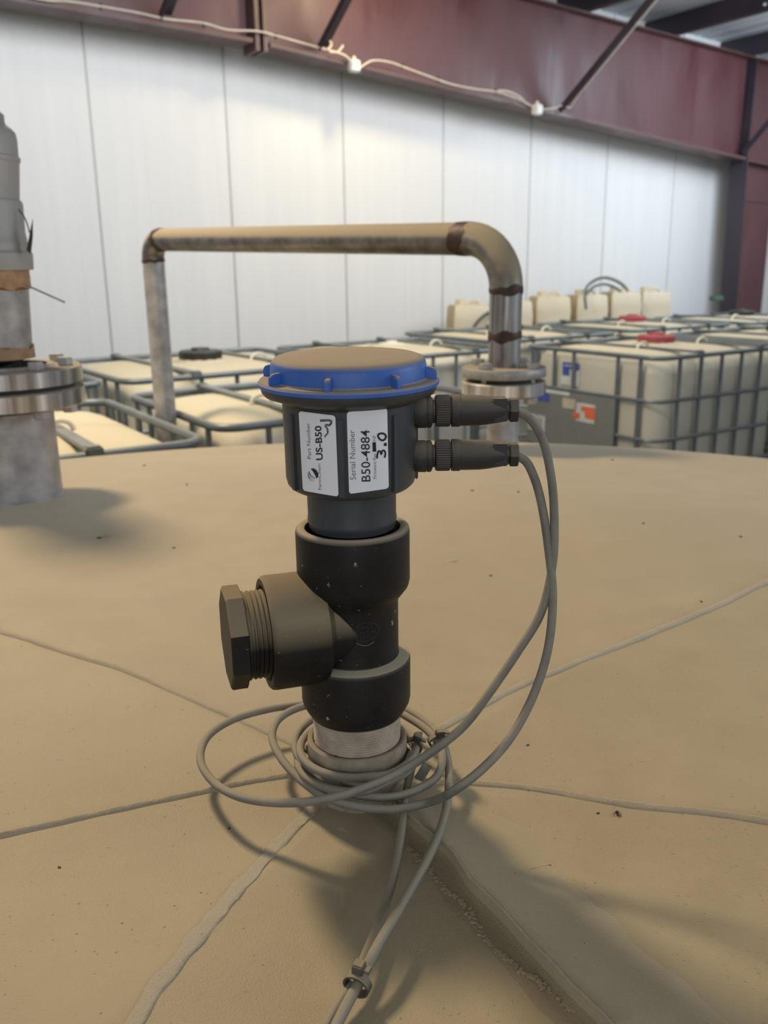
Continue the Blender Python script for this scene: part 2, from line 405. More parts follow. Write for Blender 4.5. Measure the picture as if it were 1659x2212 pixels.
fr('bottom_flange', flange(BL[0], BL[1], t=.026, up=-1), M['redflange'])
fr('bottom_flange', flange(BR[0], BR[2], t=.026, up=-1), M['redflange'])
fr('top_flange', flange((-4.2, topz(-4.2)), (6.8, topz(6.8))), M['redflange'])
for s in (1.055, 1.115):
    fr('splice_plate', poly_plate([(s-.015, 1.79), (s+.015, 1.79), (s+.015, topz(s)+.03), (s-.015, topz(s)+.03)], .21, .41), M['redflange'])
for z in (1.9, 1.98, 2.3, 2.38):
    for n in (.25, .37): fr('splice_bolt', L([(0, 0), (.016, 0), (.016, .016), (0, .016)], c=(1.13, -n, z), seg=6, axis=V((1, 0, 0))), M['redflange'])
root = empty('steel_frame_column', wp(6.6, .31, FLOOR), 'maroon steel column with its shaded flange coloured dark purple at the right end of the white wall', 'column', rz=A)
def fc(name, bm, m, **k):
    bmesh.ops.translate(bm, verts=bm.verts, vec=(-6.6, .31, -FLOOR)); return obj(name, bm, m, root, local=True, smooth=False, **k)
fc('inner_flange', poly_plate([(6.50, FLOOR), (6.515, FLOOR), (6.455, 1.385), (6.44, 1.385)], .21, .41), M['purlin'])  # dark colour paints in the shade on this left-facing flange
fc('web', poly_plate([(6.515, FLOOR), (7.05, FLOOR), (7.05, 1.35), (6.455, 1.35)], WEB-.005, WEB+.005), M['red'])
fc('knee_web', poly_plate([(6.46, 1.37), (7.05, 1.33), (7.05, topz(7.05)), (6.47, topz(6.47))], WEB-.005, WEB+.005), M['red'])
fc('stiffener', poly_plate([(6.43, 1.385), (6.445, 1.385), (6.465, topz(6.46)), (6.45, topz(6.45))], .21, .41), M['purlin'])
fc('knee_plate', poly_plate([(6.455, 1.365), (7.05, 1.32), (7.05, 1.306), (6.455, 1.351)], .21, .41), M['redflange'])
fc('splice_plate', poly_plate([(6.50, 1.0), (7.05, .98), (7.05, .965), (6.50, .985)], .3, .33), M['redflange'])
# purlins on the top flange and the roof liner over them
for k, s in enumerate((-2.6, -1.5, -.35, .8, 1.95, 3.05, 4.15, 5.28, 6.4)):
    z = topz(s)+.016; d = .19; th = .006
    r_ = empty('roof_purlin', wp(s, .3, z), 'dark maroon roof purlin ' + ('out of sight over the left of the white wall', 'far left, above the vent stack', 'over the left end of the white wall', 'above the splice in the rafter', 'above the first junction box', 'at the top edge, left of the long brace', 'behind the head of the long brace at the top right', 'crossing the top right corner under the white roof liner', 'nearest the column at the top right')[k], 'purlin', rz=A)
    bm = bmesh.new(); box(bm, (0, -4.2, d/2), (th, 9.4, d)); obj('web', bm, M['purlin'], r_, local=True, smooth=False)
    bm = bmesh.new(); box(bm, (-.035, -4.2, th/2), (.07, 9.4, th)); obj('flange', bm, M['purlin'], r_, local=True, smooth=False)
    bm = bmesh.new(); box(bm, (.035, -4.2, d-th/2), (.07, 9.4, th)); box(bm, (.07, -4.2, d-.02), (th, 9.4, .03)); obj('flange', bm, M['purlin'], r_, local=True, smooth=False)
    if s > 5 and s < 6:
        for zz in (.06, .12): obj('bolt', L([(0, 0), (.012, 0), (.012, .01), (0, .01)], c=(-.003, -.98, zz), seg=8, axis=V((-1, 0, 0))), M['jbox'], r_, local=True)
ceil = bpy.data.objects.new('ceiling', None); COL.objects.link(ceil); ceil.location = W0; ceil.rotation_euler = (0, 0, A)
ceil['kind'] = 'structure'; ceil['label'] = 'white ribbed metal roof liner above the purlins'
for i in range(0, 11):
    s0 = -3.9+i; bm = bmesh.new(); prof = []
    for k in range(5):
        a = s0+k*.2; prof += [(a, 0), (a+.15, 0), (a+.162, .022), (a+.188, .022)]
    prof.append((s0+.996, 0))
    lo = [bm.verts.new((s, .05, topz(s)+.212+h)) for s, h in prof]; hi = [bm.verts.new((s, -9.0, topz(s)+.212+h)) for s, h in prof]
    lo2 = [bm.verts.new((s, .05, topz(s)+.225+h)) for s, h in prof]; hi2 = [bm.verts.new((s, -9.0, topz(s)+.225+h)) for s, h in prof]
    for a in range(len(prof)-1):
        bm.faces.new((lo[a], lo[a+1], hi[a+1], hi[a])); bm.faces.new((lo2[a], hi2[a], hi2[a+1], lo2[a+1]))
    for (q1, q2, q3, q4) in ((lo[0], hi[0], hi2[0], lo2[0]), (lo[-1], lo2[-1], hi2[-1], hi[-1])): bm.faces.new((q1, q2, q3, q4))
    o = obj('roof_sheet', bm, M['ceil'], smooth=False); o.parent = ceil
# diagonal braces from the bottom flange out to the purlins
BR4 = [((.42, .40, 1.93), (.46, 1.08, 2.36), 'short maroon angle brace at the far left of the rafter'),
       ((1.56, .40, 1.87), (1.62, 1.06, 2.38), 'maroon angle brace just left of the first junction box'),
       ((3.87, .40, 1.635), (4.05, 1.2, 2.36), 'long dark angle brace rising from the second junction box'),
       ((6.36, .42, 1.43), (6.42, 1.25, 2.30), 'dark angle brace leaving the column knee at the right edge')]
for a, b, lab in BR4:
    p, q = wp(*a), wp(*b); d = (q-p).normalized(); side = DS; up = d.cross(side).normalized(); hw = .042
    bm = bmesh.new(); prism(bm, [p-side*hw, p+side*hw, p+side*hw+up*.006, p-side*hw+up*.006], q-p)
    prism(bm, [p-side*hw, p-side*(hw-.006), p-side*(hw-.006)-up*.05, p-side*hw-up*.05], q-p)
    single('angle_brace', bm, M['purlin'], p, lab, 'brace', 'angle braces under the roof', smooth=False)
# wires and junction boxes on the bottom flange
def wpt(x, y, n=.43): return onn(x, y, n)
w1 = [(-60, -30), (0, -22), (95, 0), (150, 3), (225, 15), (300, 28), (360, 41), (440, 50), (490, 64), (560, 68), (600, 78), (650, 92), (708, 108), (740, 118), (757, 135)]
single('electrical_wire', T(catmull([wpt(x, y) for x, y in w1], 6), .0062, seg=8), M['wire'], wpt(300, 28), 'thin white wire looping along the rafter left of the first junction box', 'cable')
w2 = [(778, 146), (790, 138), (805, 131), (840, 134), (880, 148), (940, 170), (975, 182), (1030, 193), (1070, 198), (1120, 214), (1152, 232)]
single('electrical_wire', T(catmull([wpt(x, y) for x, y in w2], 6), .0062, seg=8), M['wire'], wpt(880, 148), 'white wire running between the two junction boxes', 'cable')
w3 = [(1172, 236), (1200, 233), (1215, 228), (1232, 232), (1245, 218), (1258, 192), (1290, 146), (1320, 105)]
p3 = [wpt(x, y, .44) for x, y in w3[:4]]
ba, bb = wp(*BR4[2][0]), wp(*BR4[2][1]); off = DS*.05
single('brace_wire', T(catmull(p3+[ba.lerp(bb, k)+off+DN*.01 for k in (.1, .3, .55, .8, .98)], 6), .006, seg=8), M['wire'], wpt(1215, 228), 'white wire climbing the long dark angle brace', 'cable')
w5 = [(1075, 196), (1095, 197), (1115, 205), (1128, 214), (1134, 222)]
single('wire_tail', T(catmull([wpt(x, y, .44) for x, y in w5], 6), .007, seg=8), M['wire'], wpt(1100, 200), 'short spliced wire tail beside the second junction box', 'cable')
for pts in ([(708, 108), (716, 96), (712, 88)], [(730, 112), (738, 103), (741, 98)], [(712, 112), (730, 114), (748, 122), (762, 136)]):
    single('wire_tail', T(catmull([wpt(x, y, .445) for x, y in pts], 6), .007, seg=8), M['wire'], wpt(*pts[0], .445), {88: 'frayed wire end sticking up left of the first junction box', 98: 'stubby wire end pointing up beside the first junction box', 136: 'curved wire tail entering the top of the first junction box'}[pts[-1][1]], 'cable')
for (x, y), lab in (((765, 143), 'small white junction box below the rafter, left of the two'), ((1160, 237), 'small white junction box at the foot of the long brace')):
    c = wpt(x, y, .44); r_ = empty('junction_box', c-V((0, 0, .045)), lab, 'electrical box')
    obj('box_body', B(c, (.075, .06, .08), RA, .008), M['jbox'], r_, smooth=False)
    obj('lid', B(c+DN*.034, (.062, .01, .066), RA, .004), M['jbox'], r_, smooth=False)
    obj('cable_gland', L([(0, 0), (.014, 0), (.014, .02), (.009, .028), (0, .028)], c=c+V((0, 0, .038)), seg=10), M['wire'], r_)
for (x, y), lab in (((218, 14), 'at the far left'), ((440, 53), 'left of the rafter splice'), ((596, 78), 'just right of the rafter splice'), ((870, 143), 'right of the first junction box'), ((948, 172), 'midway between the junction boxes'), ((1072, 197), 'at the start of the spliced tail'), ((1118, 211), 'just left of the second junction box')):
    c = wpt(x, y, .42); single('wire_clip', B(c, (.012, .022, .035), RA), M['gasket'], c, 'small black clip holding the white wire '+lab, 'clip', 'wire clips on the rafter', smooth=False)
# ------------------------------------------------------------------ TANK
tank = empty('storage_tank', (AX, AY, FLOOR), 'large dusty tan storage tank with a shallow domed top and radial seams', 'tank')
bm = bmesh.new(); rs = [0, .02, .04]; r = .04
while r < 1.55: r += .008+.022*min(1, r); rs.append(r)
rs += [1.57, 1.585, 1.6, 1.612, 1.622, 1.63]
SEG = 360; prev = None
for r in rs:
    ring = []
    for i in range(SEG):
        a = 2*math.pi*i/SEG; x, y = AX+r*math.cos(a), AY+r*math.sin(a); z = dome(x, y)
        ring.append(bm.verts.new((x, y, z)))
        if r == 0: break
    if prev:
        for i in range(SEG):
            j = (i+1) % SEG
            if len(prev) == 1: bm.faces.new((prev[0], ring[i], ring[j]))
            else: bm.faces.new((prev[i], prev[j], ring[j], ring[i]))
    prev = ring
obj('domed_top', bm, M['tan'], tank, angle=60)
rl, zl = 1.63, dome(AX+1.63, AY)
obj('tank_wall', L([(1.63, zl+.0005), (1.648, zl-.02), (1.655, zl-.06), (1.655, FLOOR+.001), (1.5, FLOOR+.001)], c=(AX, AY, 0), seg=120), M['tan'], tank)
def nz(p, f, s): return noise.noise(V((p.x*f, p.y*f, s)))
LIPTOP = []
M['channel'] = tan_mat('brown_lip_channel', (.33, .255, .14), 1.5)  # darker brown skin for the channel beside the raised lip
def ridge(name, px, prof, m, seed, jit=.25, closeto=None, n=26, wj=.15):
    """prof: list of (lateral, height); lateral + is to the right of travel"""
    pts = [ondome(x, y) for x, y in px]; pts = catmull(pts, n); bm = bmesh.new(); prev = None; K = len(pts)
    for i, p in enumerate(pts):
        t = (pts[min(i+1, K-1)]-pts[max(i-1, 0)]); t.z = 0; t.normalize(); sd = V((t.y, -t.x, 0))
        fade = min(1, i/(K*.04+1), (K-1-i)/(K*.08+1)); row = []
        wob = nz(p, 22, seed)*.0016
        for k, (l, h) in enumerate(prof):
            l2 = l*(1+wj*nz(p, 60, seed+3+k))+wob; q = p+sd*l2
            hh = h*(.25+.75*fade)*(1+jit*nz(q, 140, seed+k*2)+jit*.7*nz(q, 45, seed+9)) if h >= 0 else h
            edge = k in (0, len(prof)-1)
            row.append(bm.verts.new((q.x, q.y, dome(q.x, q.y)+(-.004 if edge or h < 0 else max(hh, .0003)+.0004))))
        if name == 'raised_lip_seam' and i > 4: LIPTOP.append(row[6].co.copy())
        if prev:
            for k in range(len(row)-1): bm.faces.new((prev[k], prev[k+1], row[k+1], row[k]))
        prev = row
    return obj(name, bm, m, tank, angle=75)
def sym(w, h): return [(-w*1.6, 0), (-w*1.15, h*.12), (-w*.7, h*.5), (-w*.3, h*.93), (0, h), (w*.3, h*.93), (w*.7, h*.5), (w*1.15, h*.12), (w*1.6, 0)]
ridge('radial_seam', [(-60, 1340), (0, 1363), (130, 1405), (290, 1456), (400, 1504), (520, 1556), (600, 1592), (700, 1640)], sym(.0032, .0024), M['seam'], 11)
ridge('radial_seam', [(-80, 1822), (0, 1805), (200, 1762), (430, 1712), (560, 1686), (650, 1672), (720, 1668)], sym(.0026, .0023), M['seam'], 12)
ridge('taped_seam', [(230, 2330), (290, 2212), (370, 2090), (480, 1960), (600, 1825), (680, 1742), (720, 1690)], [(-.0062, 0), (-.005, .0003), (-.003, .0006), (0, .0004), (.003, .0006), (.005, .0003), (.0062, 0)], M['seamlight'], 13, jit=1.2, wj=.5)
ridge('radial_seam', [(830, 1690), (980, 1690), (1150, 1704), (1350, 1738), (1500, 1752), (1659, 1776), (1760, 1795)], sym(.0030, .0023), M['seam'], 14)
ridge('radial_seam', [(1800, 1180), (1659, 1255), (1450, 1350), (1250, 1430), (1090, 1497), (960, 1568), (860, 1620)], sym(.0042, .0020), M['seamlight'], 15, jit=.6)
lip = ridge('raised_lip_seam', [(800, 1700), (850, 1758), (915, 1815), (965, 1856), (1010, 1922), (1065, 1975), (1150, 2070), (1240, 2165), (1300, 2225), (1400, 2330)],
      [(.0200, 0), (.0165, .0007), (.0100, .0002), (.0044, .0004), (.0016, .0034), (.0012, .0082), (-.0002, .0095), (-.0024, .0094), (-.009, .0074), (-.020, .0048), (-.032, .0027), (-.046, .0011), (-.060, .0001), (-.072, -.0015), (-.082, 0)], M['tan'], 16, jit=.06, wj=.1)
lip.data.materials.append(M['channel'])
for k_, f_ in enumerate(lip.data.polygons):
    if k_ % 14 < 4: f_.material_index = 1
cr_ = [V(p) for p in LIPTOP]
obj('lip_highlight', T([p+V((0, 0, .0002)) for p in cr_], .0007, seg=6), M['seamlight'], lip)  # thin pale tube painted along the crest as its bright highlight
bm = bmesh.new(); rng = random.Random(5)
bead = catmull([ondome(x, y) for x, y in [(885, 1836), (915, 1868), (960, 1920), (1010, 1962), (1040, 2020), (1100, 2080), (1160, 2122), (1230, 2180)]], 40)
for k in range(260):
    p = rng.choice(bead); dn = abs(noise.noise(V((p.x*50, p.y*50, 1))))
    if dn < .06: continue
    q = p+V((rng.gauss(0, .0011), rng.gauss(0, .0011), 0)); r = rng.uniform(.0005, .0012); a = rng.random()*6
    bmesh.ops.create_icosphere(bm, subdivisions=1, radius=r, matrix=Matrix.Translation((q.x, q.y, dome(q.x, q.y)+.0009+r*.2)) @ Matrix.Rotation(a, 4, 'Z') @ Matrix.Diagonal((rng.uniform(1.2, 2.2), 1, .7, 1)))
o = obj('crumb_bead', bm, M['tan'], tank); o['kind'] = 'stuff'
# ------------------------------------------------------------------ SENSOR HEAD
A0 = V((AX, AY, 0))
sens = empty('level_sensor', (AX, AY, .198), 'charcoal ultrasonic level sensor with a dusty blue lid and two white labels', 'sensor')
bm = L([(0, .2035), (.0275, .2035), (.0292, .2045), (.0296, .2075), (.0303, .209), (.0303, .2115), (.0299, .213), (.0301, .231), (.0301, .2315), (.036, .2322), (.0400, .2338), (.0424, .2362), (.0433, .2400), (.0437, .2890), (.0437, .2903), (.0455, .2922), (.0550, .2955), (.0566, .2975), (.0572, .3000), (.0572, .3008), (0, .3008)], c=A0, seg=96)
hous = obj('housing', bm, M['housing'], sens)
for a in (-5.5, 42, -54, 90, 138, 186, 234, -100):
    th = math.radians(a-90); d = V((math.cos(th), math.sin(th), 0)); R = Matrix.Rotation(th, 3, 'Z')
    bm = bmesh.new(); box(bm, A0+d*.0437+V((0, 0, .2615)), (.0022, .0048, .050), R, .0007)
    obj('rib', bm, M['housing'], sens, smooth=False)
# blue lid
bm = L([(0, .3008), (.0575, .3008), (.0585, .3015), (.0587, .3035), (.0575, .3050), (.0515, .3053), (.0508, .3060), (.0503, .3135), (.0496, .3162), (.0478, .3182), (.045, .3192), (.025, .3197), (0, .3199)], c=A0, seg=96)
lid = obj('blue_lid', bm, M['blue'], sens)
for k in range(8):
    th = math.radians(-11+45*k-90); R = Matrix.Rotation(th, 3, 'Z'); d = V((math.cos(th), math.sin(th), 0)); tt = V((-d.y, d.x, 0))
    bm = bmesh.new(); prof = [(.0495, .3045), (.0572, .3045), (.0574, .3085), (.0566, .3112), (.0550, .3122), (.0495, .3128)]
    prism(bm, [A0+d*r+V((0, 0, z))-tt*.0019 for r, z in prof], tt*.0038)
    bmesh.ops.bevel(bm, geom=list(bm.edges), offset=.0006, segments=2, affect='EDGES')
    obj('lug', bm, M['blue'], lid, angle=30)
# labels, built on the curved face of the housing
LX, LY, LS = 640, 870, 220/1659
def C7(x, y): return (LX+x*LS, LY+y*LS)
RL = .0441
def onlabel(x, y, lift): px, py = C7(x, y); return oncyl(px, py, RL+lift)+V((0, 0, .0014))
def rounded(corners, r, n=6):
    out = []; k = len(corners)
    for i in range(k):
        p, a, b = V(corners[i]), V(corners[i-1]), V(corners[(i+1) % k])
        p1 = p+(a-p).normalized()*r; p2 = p+(b-p).normalized()*r
        for j in range(n+1):
            t = j/n; out.append(p1*(1-t)**2+p*2*t*(1-t)+p2*t*t)
    return out
def label_sheet(name, quad):
    # quad: TL, TR, BR, BL in zoom pixels; bilinear grid with rounded corners
    bm = bmesh.new(); TL, TR, BR_, BL_ = [V(q) for q in quad]; n, m = 14, 18; r = 48.
    w, h = (TR-TL).length, (TL-BL_).length; g = []
    for j in range(m+1):
        v = j/m; y = v*h; row = []
        # rounded corner inset
        ins = 0
        dy = min(y, h-y)
        if dy < r: ins = r-math.sqrt(max(0, r*r-(r-dy)**2))
        for i in range(n+1):
            u = (ins+(w-2*ins)*i/n)/w
            q = TL.lerp(TR, u).lerp(BL_.lerp(BR_, u), v); row.append(q)
        g.append(row)
    # finer rows at the ends
    vs = [[bm.verts.new(onlabel(q.x, q.y, .0003)) for q in row] for row in g]
    for j in range(m):
        for i in range(n): bm.faces.new((vs[j][i], vs[j][i+1], vs[j+1][i+1], vs[j+1][i]))
    ext = bmesh.ops.extrude_face_region(bm, geom=list(bm.faces)); nv = [e for e in ext['geom'] if isinstance(e, bmesh.types.BMVert)]
    for v in nv:
        d = V((v.co.x-AX, v.co.y-AY, 0)).normalized(); v.co -= d*.0005
    return bm
# end rows denser for round corners
def label_sheet2(quad, r=50.):
    TL, TR, BR_, BL_ = [V(q) for q in quad]; w, h = (TR-TL).length, (TL-BL_).length
    ys = [r*(1-math.cos(math.pi/2*k/6)) for k in range(7)] + [r+(h-2*r)*k/8 for k in range(1, 8)] + [h-r*(1-math.cos(math.pi/2*k/6)) for k in range(6, -1, -1)]
    bm = bmesh.new(); vs = []
    for y in ys:
        dy = min(y, h-y); ins = r-math.sqrt(max(0, r*r-(r-dy)**2)) if dy < r else 0; row = []
        for i in range(15):
            u = (ins+(w-2*ins)*i/14)/w; q = TL.lerp(TR, u).lerp(BL_.lerp(BR_, u), y/h)
            row.append(bm.verts.new(onlabel(q.x, q.y, .0004)))
        vs.append(row)
    for j in range(len(vs)-1):
        for i in range(14): bm.faces.new((vs[j][i], vs[j][i+1], vs[j+1][i+1], vs[j+1][i]))
    ext = bmesh.ops.extrude_face_region(bm, geom=list(bm.faces))
    for v in [e for e in ext['geom'] if isinstance(e, bmesh.types.BMVert)]:
        d = V((v.co.x-AX, v.co.y-AY, 0)).normalized(); v.co -= d*.0006
    return bm
lab1 = obj('part_number_label', label_sheet2([(45, 130), (640, 195), (690, 1520), (110, 1430)]), M['paper'], sens, label='white part number label on the left of the housing')
lab2 = obj('serial_number_label', label_sheet2([(825, 135), (1480, 75), (1508, 1390), (862, 1475)]), M['paper'], sens, label='white serial number label on the right of the housing')
def text_geo(s, bold=0, spacing=1.0):
    cu = bpy.data.curves.new('t', 'FONT'); cu.body = s; cu.resolution_u = 3; cu.space_character = spacing; cu.offset = bold
    cu.fill_mode = 'FRONT'
    o = bpy.data.objects.new('t', cu); COL.objects.link(o)
    dg = bpy.context.evaluated_depsgraph_get(); me = bpy.data.meshes.new_from_object(o.evaluated_get(dg))
    vs = [v.co.copy() for v in me.vertices]; fs = [list(p.vertices) for p in me.polygons]
    bpy.data.objects.remove(o); bpy.data.curves.remove(cu); bpy.data.meshes.remove(me)
    return vs, fs
def text_on(s, p0, p1, cap, m, parent, mapper, bold=0, name='printed_text', lift=.0006):
    """text baseline from p0 to p1 (zoom px), cap height cap px; glyph up is to the left of travel"""
    vs, fs = text_geo(s, bold); x0 = min(v.x for v in vs); x1 = max(v.x for v in vs); ch = .69
    p0, p1 = V(p0), V(p1); d = (p1-p0); up = V((d.y, -d.x)).normalized()
    bm = bmesh.new(); bv = []
    for v in vs:
        q = p0+d*((v.x-x0)/(x1-x0))+up*(v.y/ch*cap); bv.append(bm.verts.new(mapper(q.x, q.y, lift)))
    for f in fs:
        try: bm.faces.new([bv[i] for i in f])
        except ValueError: pass
    return obj(name, bm, m, parent, smooth=False)
def ribbon(pts, w, m, parent, mapper, name, lift=.0007, n=5, closed=False):
    P = catmull([V((x, y, 0)) for x, y in pts], n, closed); K = len(P); bm = bmesh.new(); prev = None; first = None
    for i, p in enumerate(P):
        t = (P[(i+1) % K if closed else min(i+1, K-1)]-P[i-1 if closed else max(i-1, 0)]).normalized(); s = V((-t.y, t.x, 0))
        ww = w(i/(K-1)) if callable(w) else w
        a, b = p+s*ww/2, p-s*ww/2; row = (bm.verts.new(mapper(a.x, a.y, lift)), bm.verts.new(mapper(b.x, b.y, lift)))
        if prev: bm.faces.new((prev[0], prev[1], row[1], row[0]))
        else: first = row
        prev = row
    if closed: bm.faces.new((prev[0], prev[1], first[1], first[0]))
    return obj(name, bm, m, parent, smooth=False)
text_on('Serial Number', (972, 1242), (950, 430), 92, M['greyink'], lab2, onlabel)
text_on('B50-4884', (1208, 1272), (1192, 432), 142, M['ink'], lab2, onlabel, bold=.006)
text_on('Firmware Rev', (1308, 1228), (1300, 815), 52, M['greyink'], lab2, onlabel)
text_on('INP', (1298, 622), (1292, 520), 46, M['greyink'], lab2, onlabel)
ribbon([(1276, 785), (1272, 710), (1270, 632)], 56, M['marker'], lab2, onlabel, 'marker_bar')
ribbon([(1318, 898), (1322, 830), (1345, 775), (1372, 790), (1385, 832), (1398, 780), (1425, 765), (1450, 800), (1448, 850), (1442, 888)], 27, M['marker'], lab2, onlabel, 'handwritten_three', lift=.0008)
ribbon([(1450, 645), (1455, 695)], 44, M['marker'], lab2, onlabel, 'handwritten_point', lift=.0008)
ribbon([(1340, 505), (1385, 488), (1435, 498), (1462, 540), (1440, 590), (1400, 602), (1355, 575), (1335, 535)], 30, M['marker'], lab2, onlabel, 'handwritten_zero', lift=.0008, closed=True)
text_on('Part Number', (247, 905), (222, 318), 60, M['greyink'], lab1, onlabel)
text_on('US-B50', (432, 922), (410, 362), 102, M['ink'], lab1, onlabel, bold=.022)
text_on('FarmChem', (412, 1408), (396, 985), 50, M['greyink'], lab1, onlabel)
ribbon([(392, 278), (450, 276), (530, 272), (572, 285), (568, 320), (540, 352), (495, 345), (478, 365), (500, 395), (515, 440), (510, 490), (478, 520), (470, 548)], lambda t: 40-20*t, M['fadedmarker'], lab1, onlabel, 'marker_squiggle')
# leaf emblem
ribbon([(240, 1075), (270, 1078), (305, 1108), (330, 1150), (338, 1195), (328, 1222)], lambda t: 6+62*math.sin(math.pi*min(1, t*1.0))**1.0*.9, M['ink'], lab1, onlabel, 'leaf_emblem')
for k, (mk, pts) in enumerate((('ink', [(212, 1105), (222, 1150), (262, 1195), (322, 1225)]), ('greyink', [(196, 1120), (204, 1175), (244, 1218), (305, 1242)]), ('greyink', [(192, 1155), (204, 1212), (232, 1250), (290, 1272)]))):
    ribbon(pts, lambda t: 4+13*(1-t)*(t*3 if t < .33 else 1), M[mk], lab1, onlabel, 'leaf_vein')
sens.rotation_euler = (math.radians(1.9), 0, 0)      # the head leans slightly forward in its socket
# ------------------------------------------------------------------ TEE FITTING
tee = empty('pipe_tee', (AX, AY, .060), 'dusty black plastic pipe tee with a side branch and hex plug', 'pipe fitting')
BZ = .1335
bm = L([(.0318, .186), (.0318, .200), (.0328, .2036), (.0345, .2042), (.0372, .2041), (.0386, .2030), (.0391, .2008), (.0391, .166), (.0380, .1615), (.034, .1560), (.0313, .1530), (.0308, .150), (.0308, .1120), (.0312, .1103), (.0325, .1098), (.0368, .1093), (.0384, .1083), (.0391, .1060), (.0390, .077), (.0383, .0735), (.036, .0690), (.0335, .0650), (.0318, .0648), (.0316, .070)], c=A0, seg=72)
body = obj('tee_body', bm, M['tee'], tee)
YAW = math.radians(17); BD = V((-math.cos(YAW), -math.sin(YAW), 0)); BC = A0+V((0, 0, BZ))
bm = L([(.0302, 0), (.0302, .0205), (.0330, .0225), (.0385, .0255), (.0393, .0285), (.0393, .0600), (.0388, .0625), (.0372, .0640), (.0332, .0640), (.0322, .0625), (.0320, .045), (0, .045)], c=BC, seg=72, axis=BD)
obj('branch_socket', bm, M['tee_branch'], tee)
plug_prof = [(0, .046)]
for k in range(9):
    h = .047+k*.0031; plug_prof += [(.0292, h), (.0302, h+.001), (.0302, h+.0018), (.0292, h+.0028)]
plug_prof += [(.0292, .0762), (.0305, .0765), (.0305, .0785), (0, .0785)]
obj('plug_thread', L(plug_prof, c=BC, seg=60, axis=BD), M['tee_branch'], tee)
q = BD.to_track_quat('Z', 'Y')
bm = bmesh.new(); rings = []
for r, h in ((.0335, .0782), (.0352, .0790), (.0352, .0890), (.0335, .0902)):
    ring = []
    for i in range(8):
        a = math.radians(22.5+45*i); ring.append(bm.verts.new((q @ V((r*math.cos(a), r*math.sin(a), h)))+BC))
    rings.append(ring)
for a, b in zip(rings, rings[1:]):
    for i in range(8): bm.faces.new((a[i], a[(i+1) % 8], b[(i+1) % 8], b[i]))
bm.faces.new(rings[0][::-1]); bm.faces.new(rings[-1])
obj('hex_plug', bm, M['tee_branch'], tee, smooth=False)
# raised oval maker's mark
def ontee(x, y, lift): return oncyl(740+x*100/1659, 1320+y*100/1659, .0308+lift)
ov = [(815+460*math.cos(a)+0*math.sin(a), 745-335*math.sin(a)-85*math.cos(a)) for a in [2*math.pi*k/20 for k in range(20)]]
bm = bmesh.new(); P = [ontee(x, y, .0001) for x, y in ov]; tube(bm, catmull(P, 3, True), .00030, 6, True); obj('oval_mark', bm, M['emboss'], body)
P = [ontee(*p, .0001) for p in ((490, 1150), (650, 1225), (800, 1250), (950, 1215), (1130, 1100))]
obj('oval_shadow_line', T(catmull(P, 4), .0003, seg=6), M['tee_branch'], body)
text_on('DYNCE', (520, 715), (1090, 590), 130, M['emboss'], body, ontee, name='moulded_letters', lift=.0003)
text_on('INVER', (420, 870), (1200, 760), 90, M['emboss'], body, ontee, name='moulded_letters', lift=.0003)
text_on('FLOYD', (540, 1010), (1110, 930), 120, M['emboss'], body, ontee, name='moulded_letters', lift=.0003)
# ------------------------------------------------------------------ NIPPLE AND COLLAR
nip = empty('threaded_nipple', (AX, AY, .0), 'dusty pale threaded nipple seated in a ring collar under the tee', 'pipe fitting')
pr = [(.0285, .030)]
h = .034
while h < .0665:
    pr += [(.0310, h), (.0317, h+.0008), (.0310, h+.0016)]; h += .0019
pr += [(.0300, .068), (0, .068)]
obj('nipple', L(pr, c=A0, seg=64), M['nipple'], nip)
obj('collar', L([(.0318, .030), (.0318, .0425), (.0328, .0442), (.0350, .0446), (.0362, .0438), (.0364, .0420), (.0364, .022), (.0355, .020), (.031, .019), (.031, -.004), (0, -.004)], c=A0, seg=64), M['collar'], nip)
bm = bmesh.new()
for k in range(70):
    a = random.uniform(0, 2*math.pi); r = .0322+random.uniform(-.0004, .0006); s = random.uniform(.0004, .0011)
    box(bm, A0+V((r*math.cos(a), r*math.sin(a), .0425+random.uniform(0, .002))), (s, s*.7, s*.8), Matrix.Rotation(random.random()*3, 3, 'X') @ Matrix.Rotation(random.random()*3, 3, 'Z'))
o = obj('dirt_crumbs', bm, M['weld'], nip, smooth=False); o['kind'] = 'stuff'
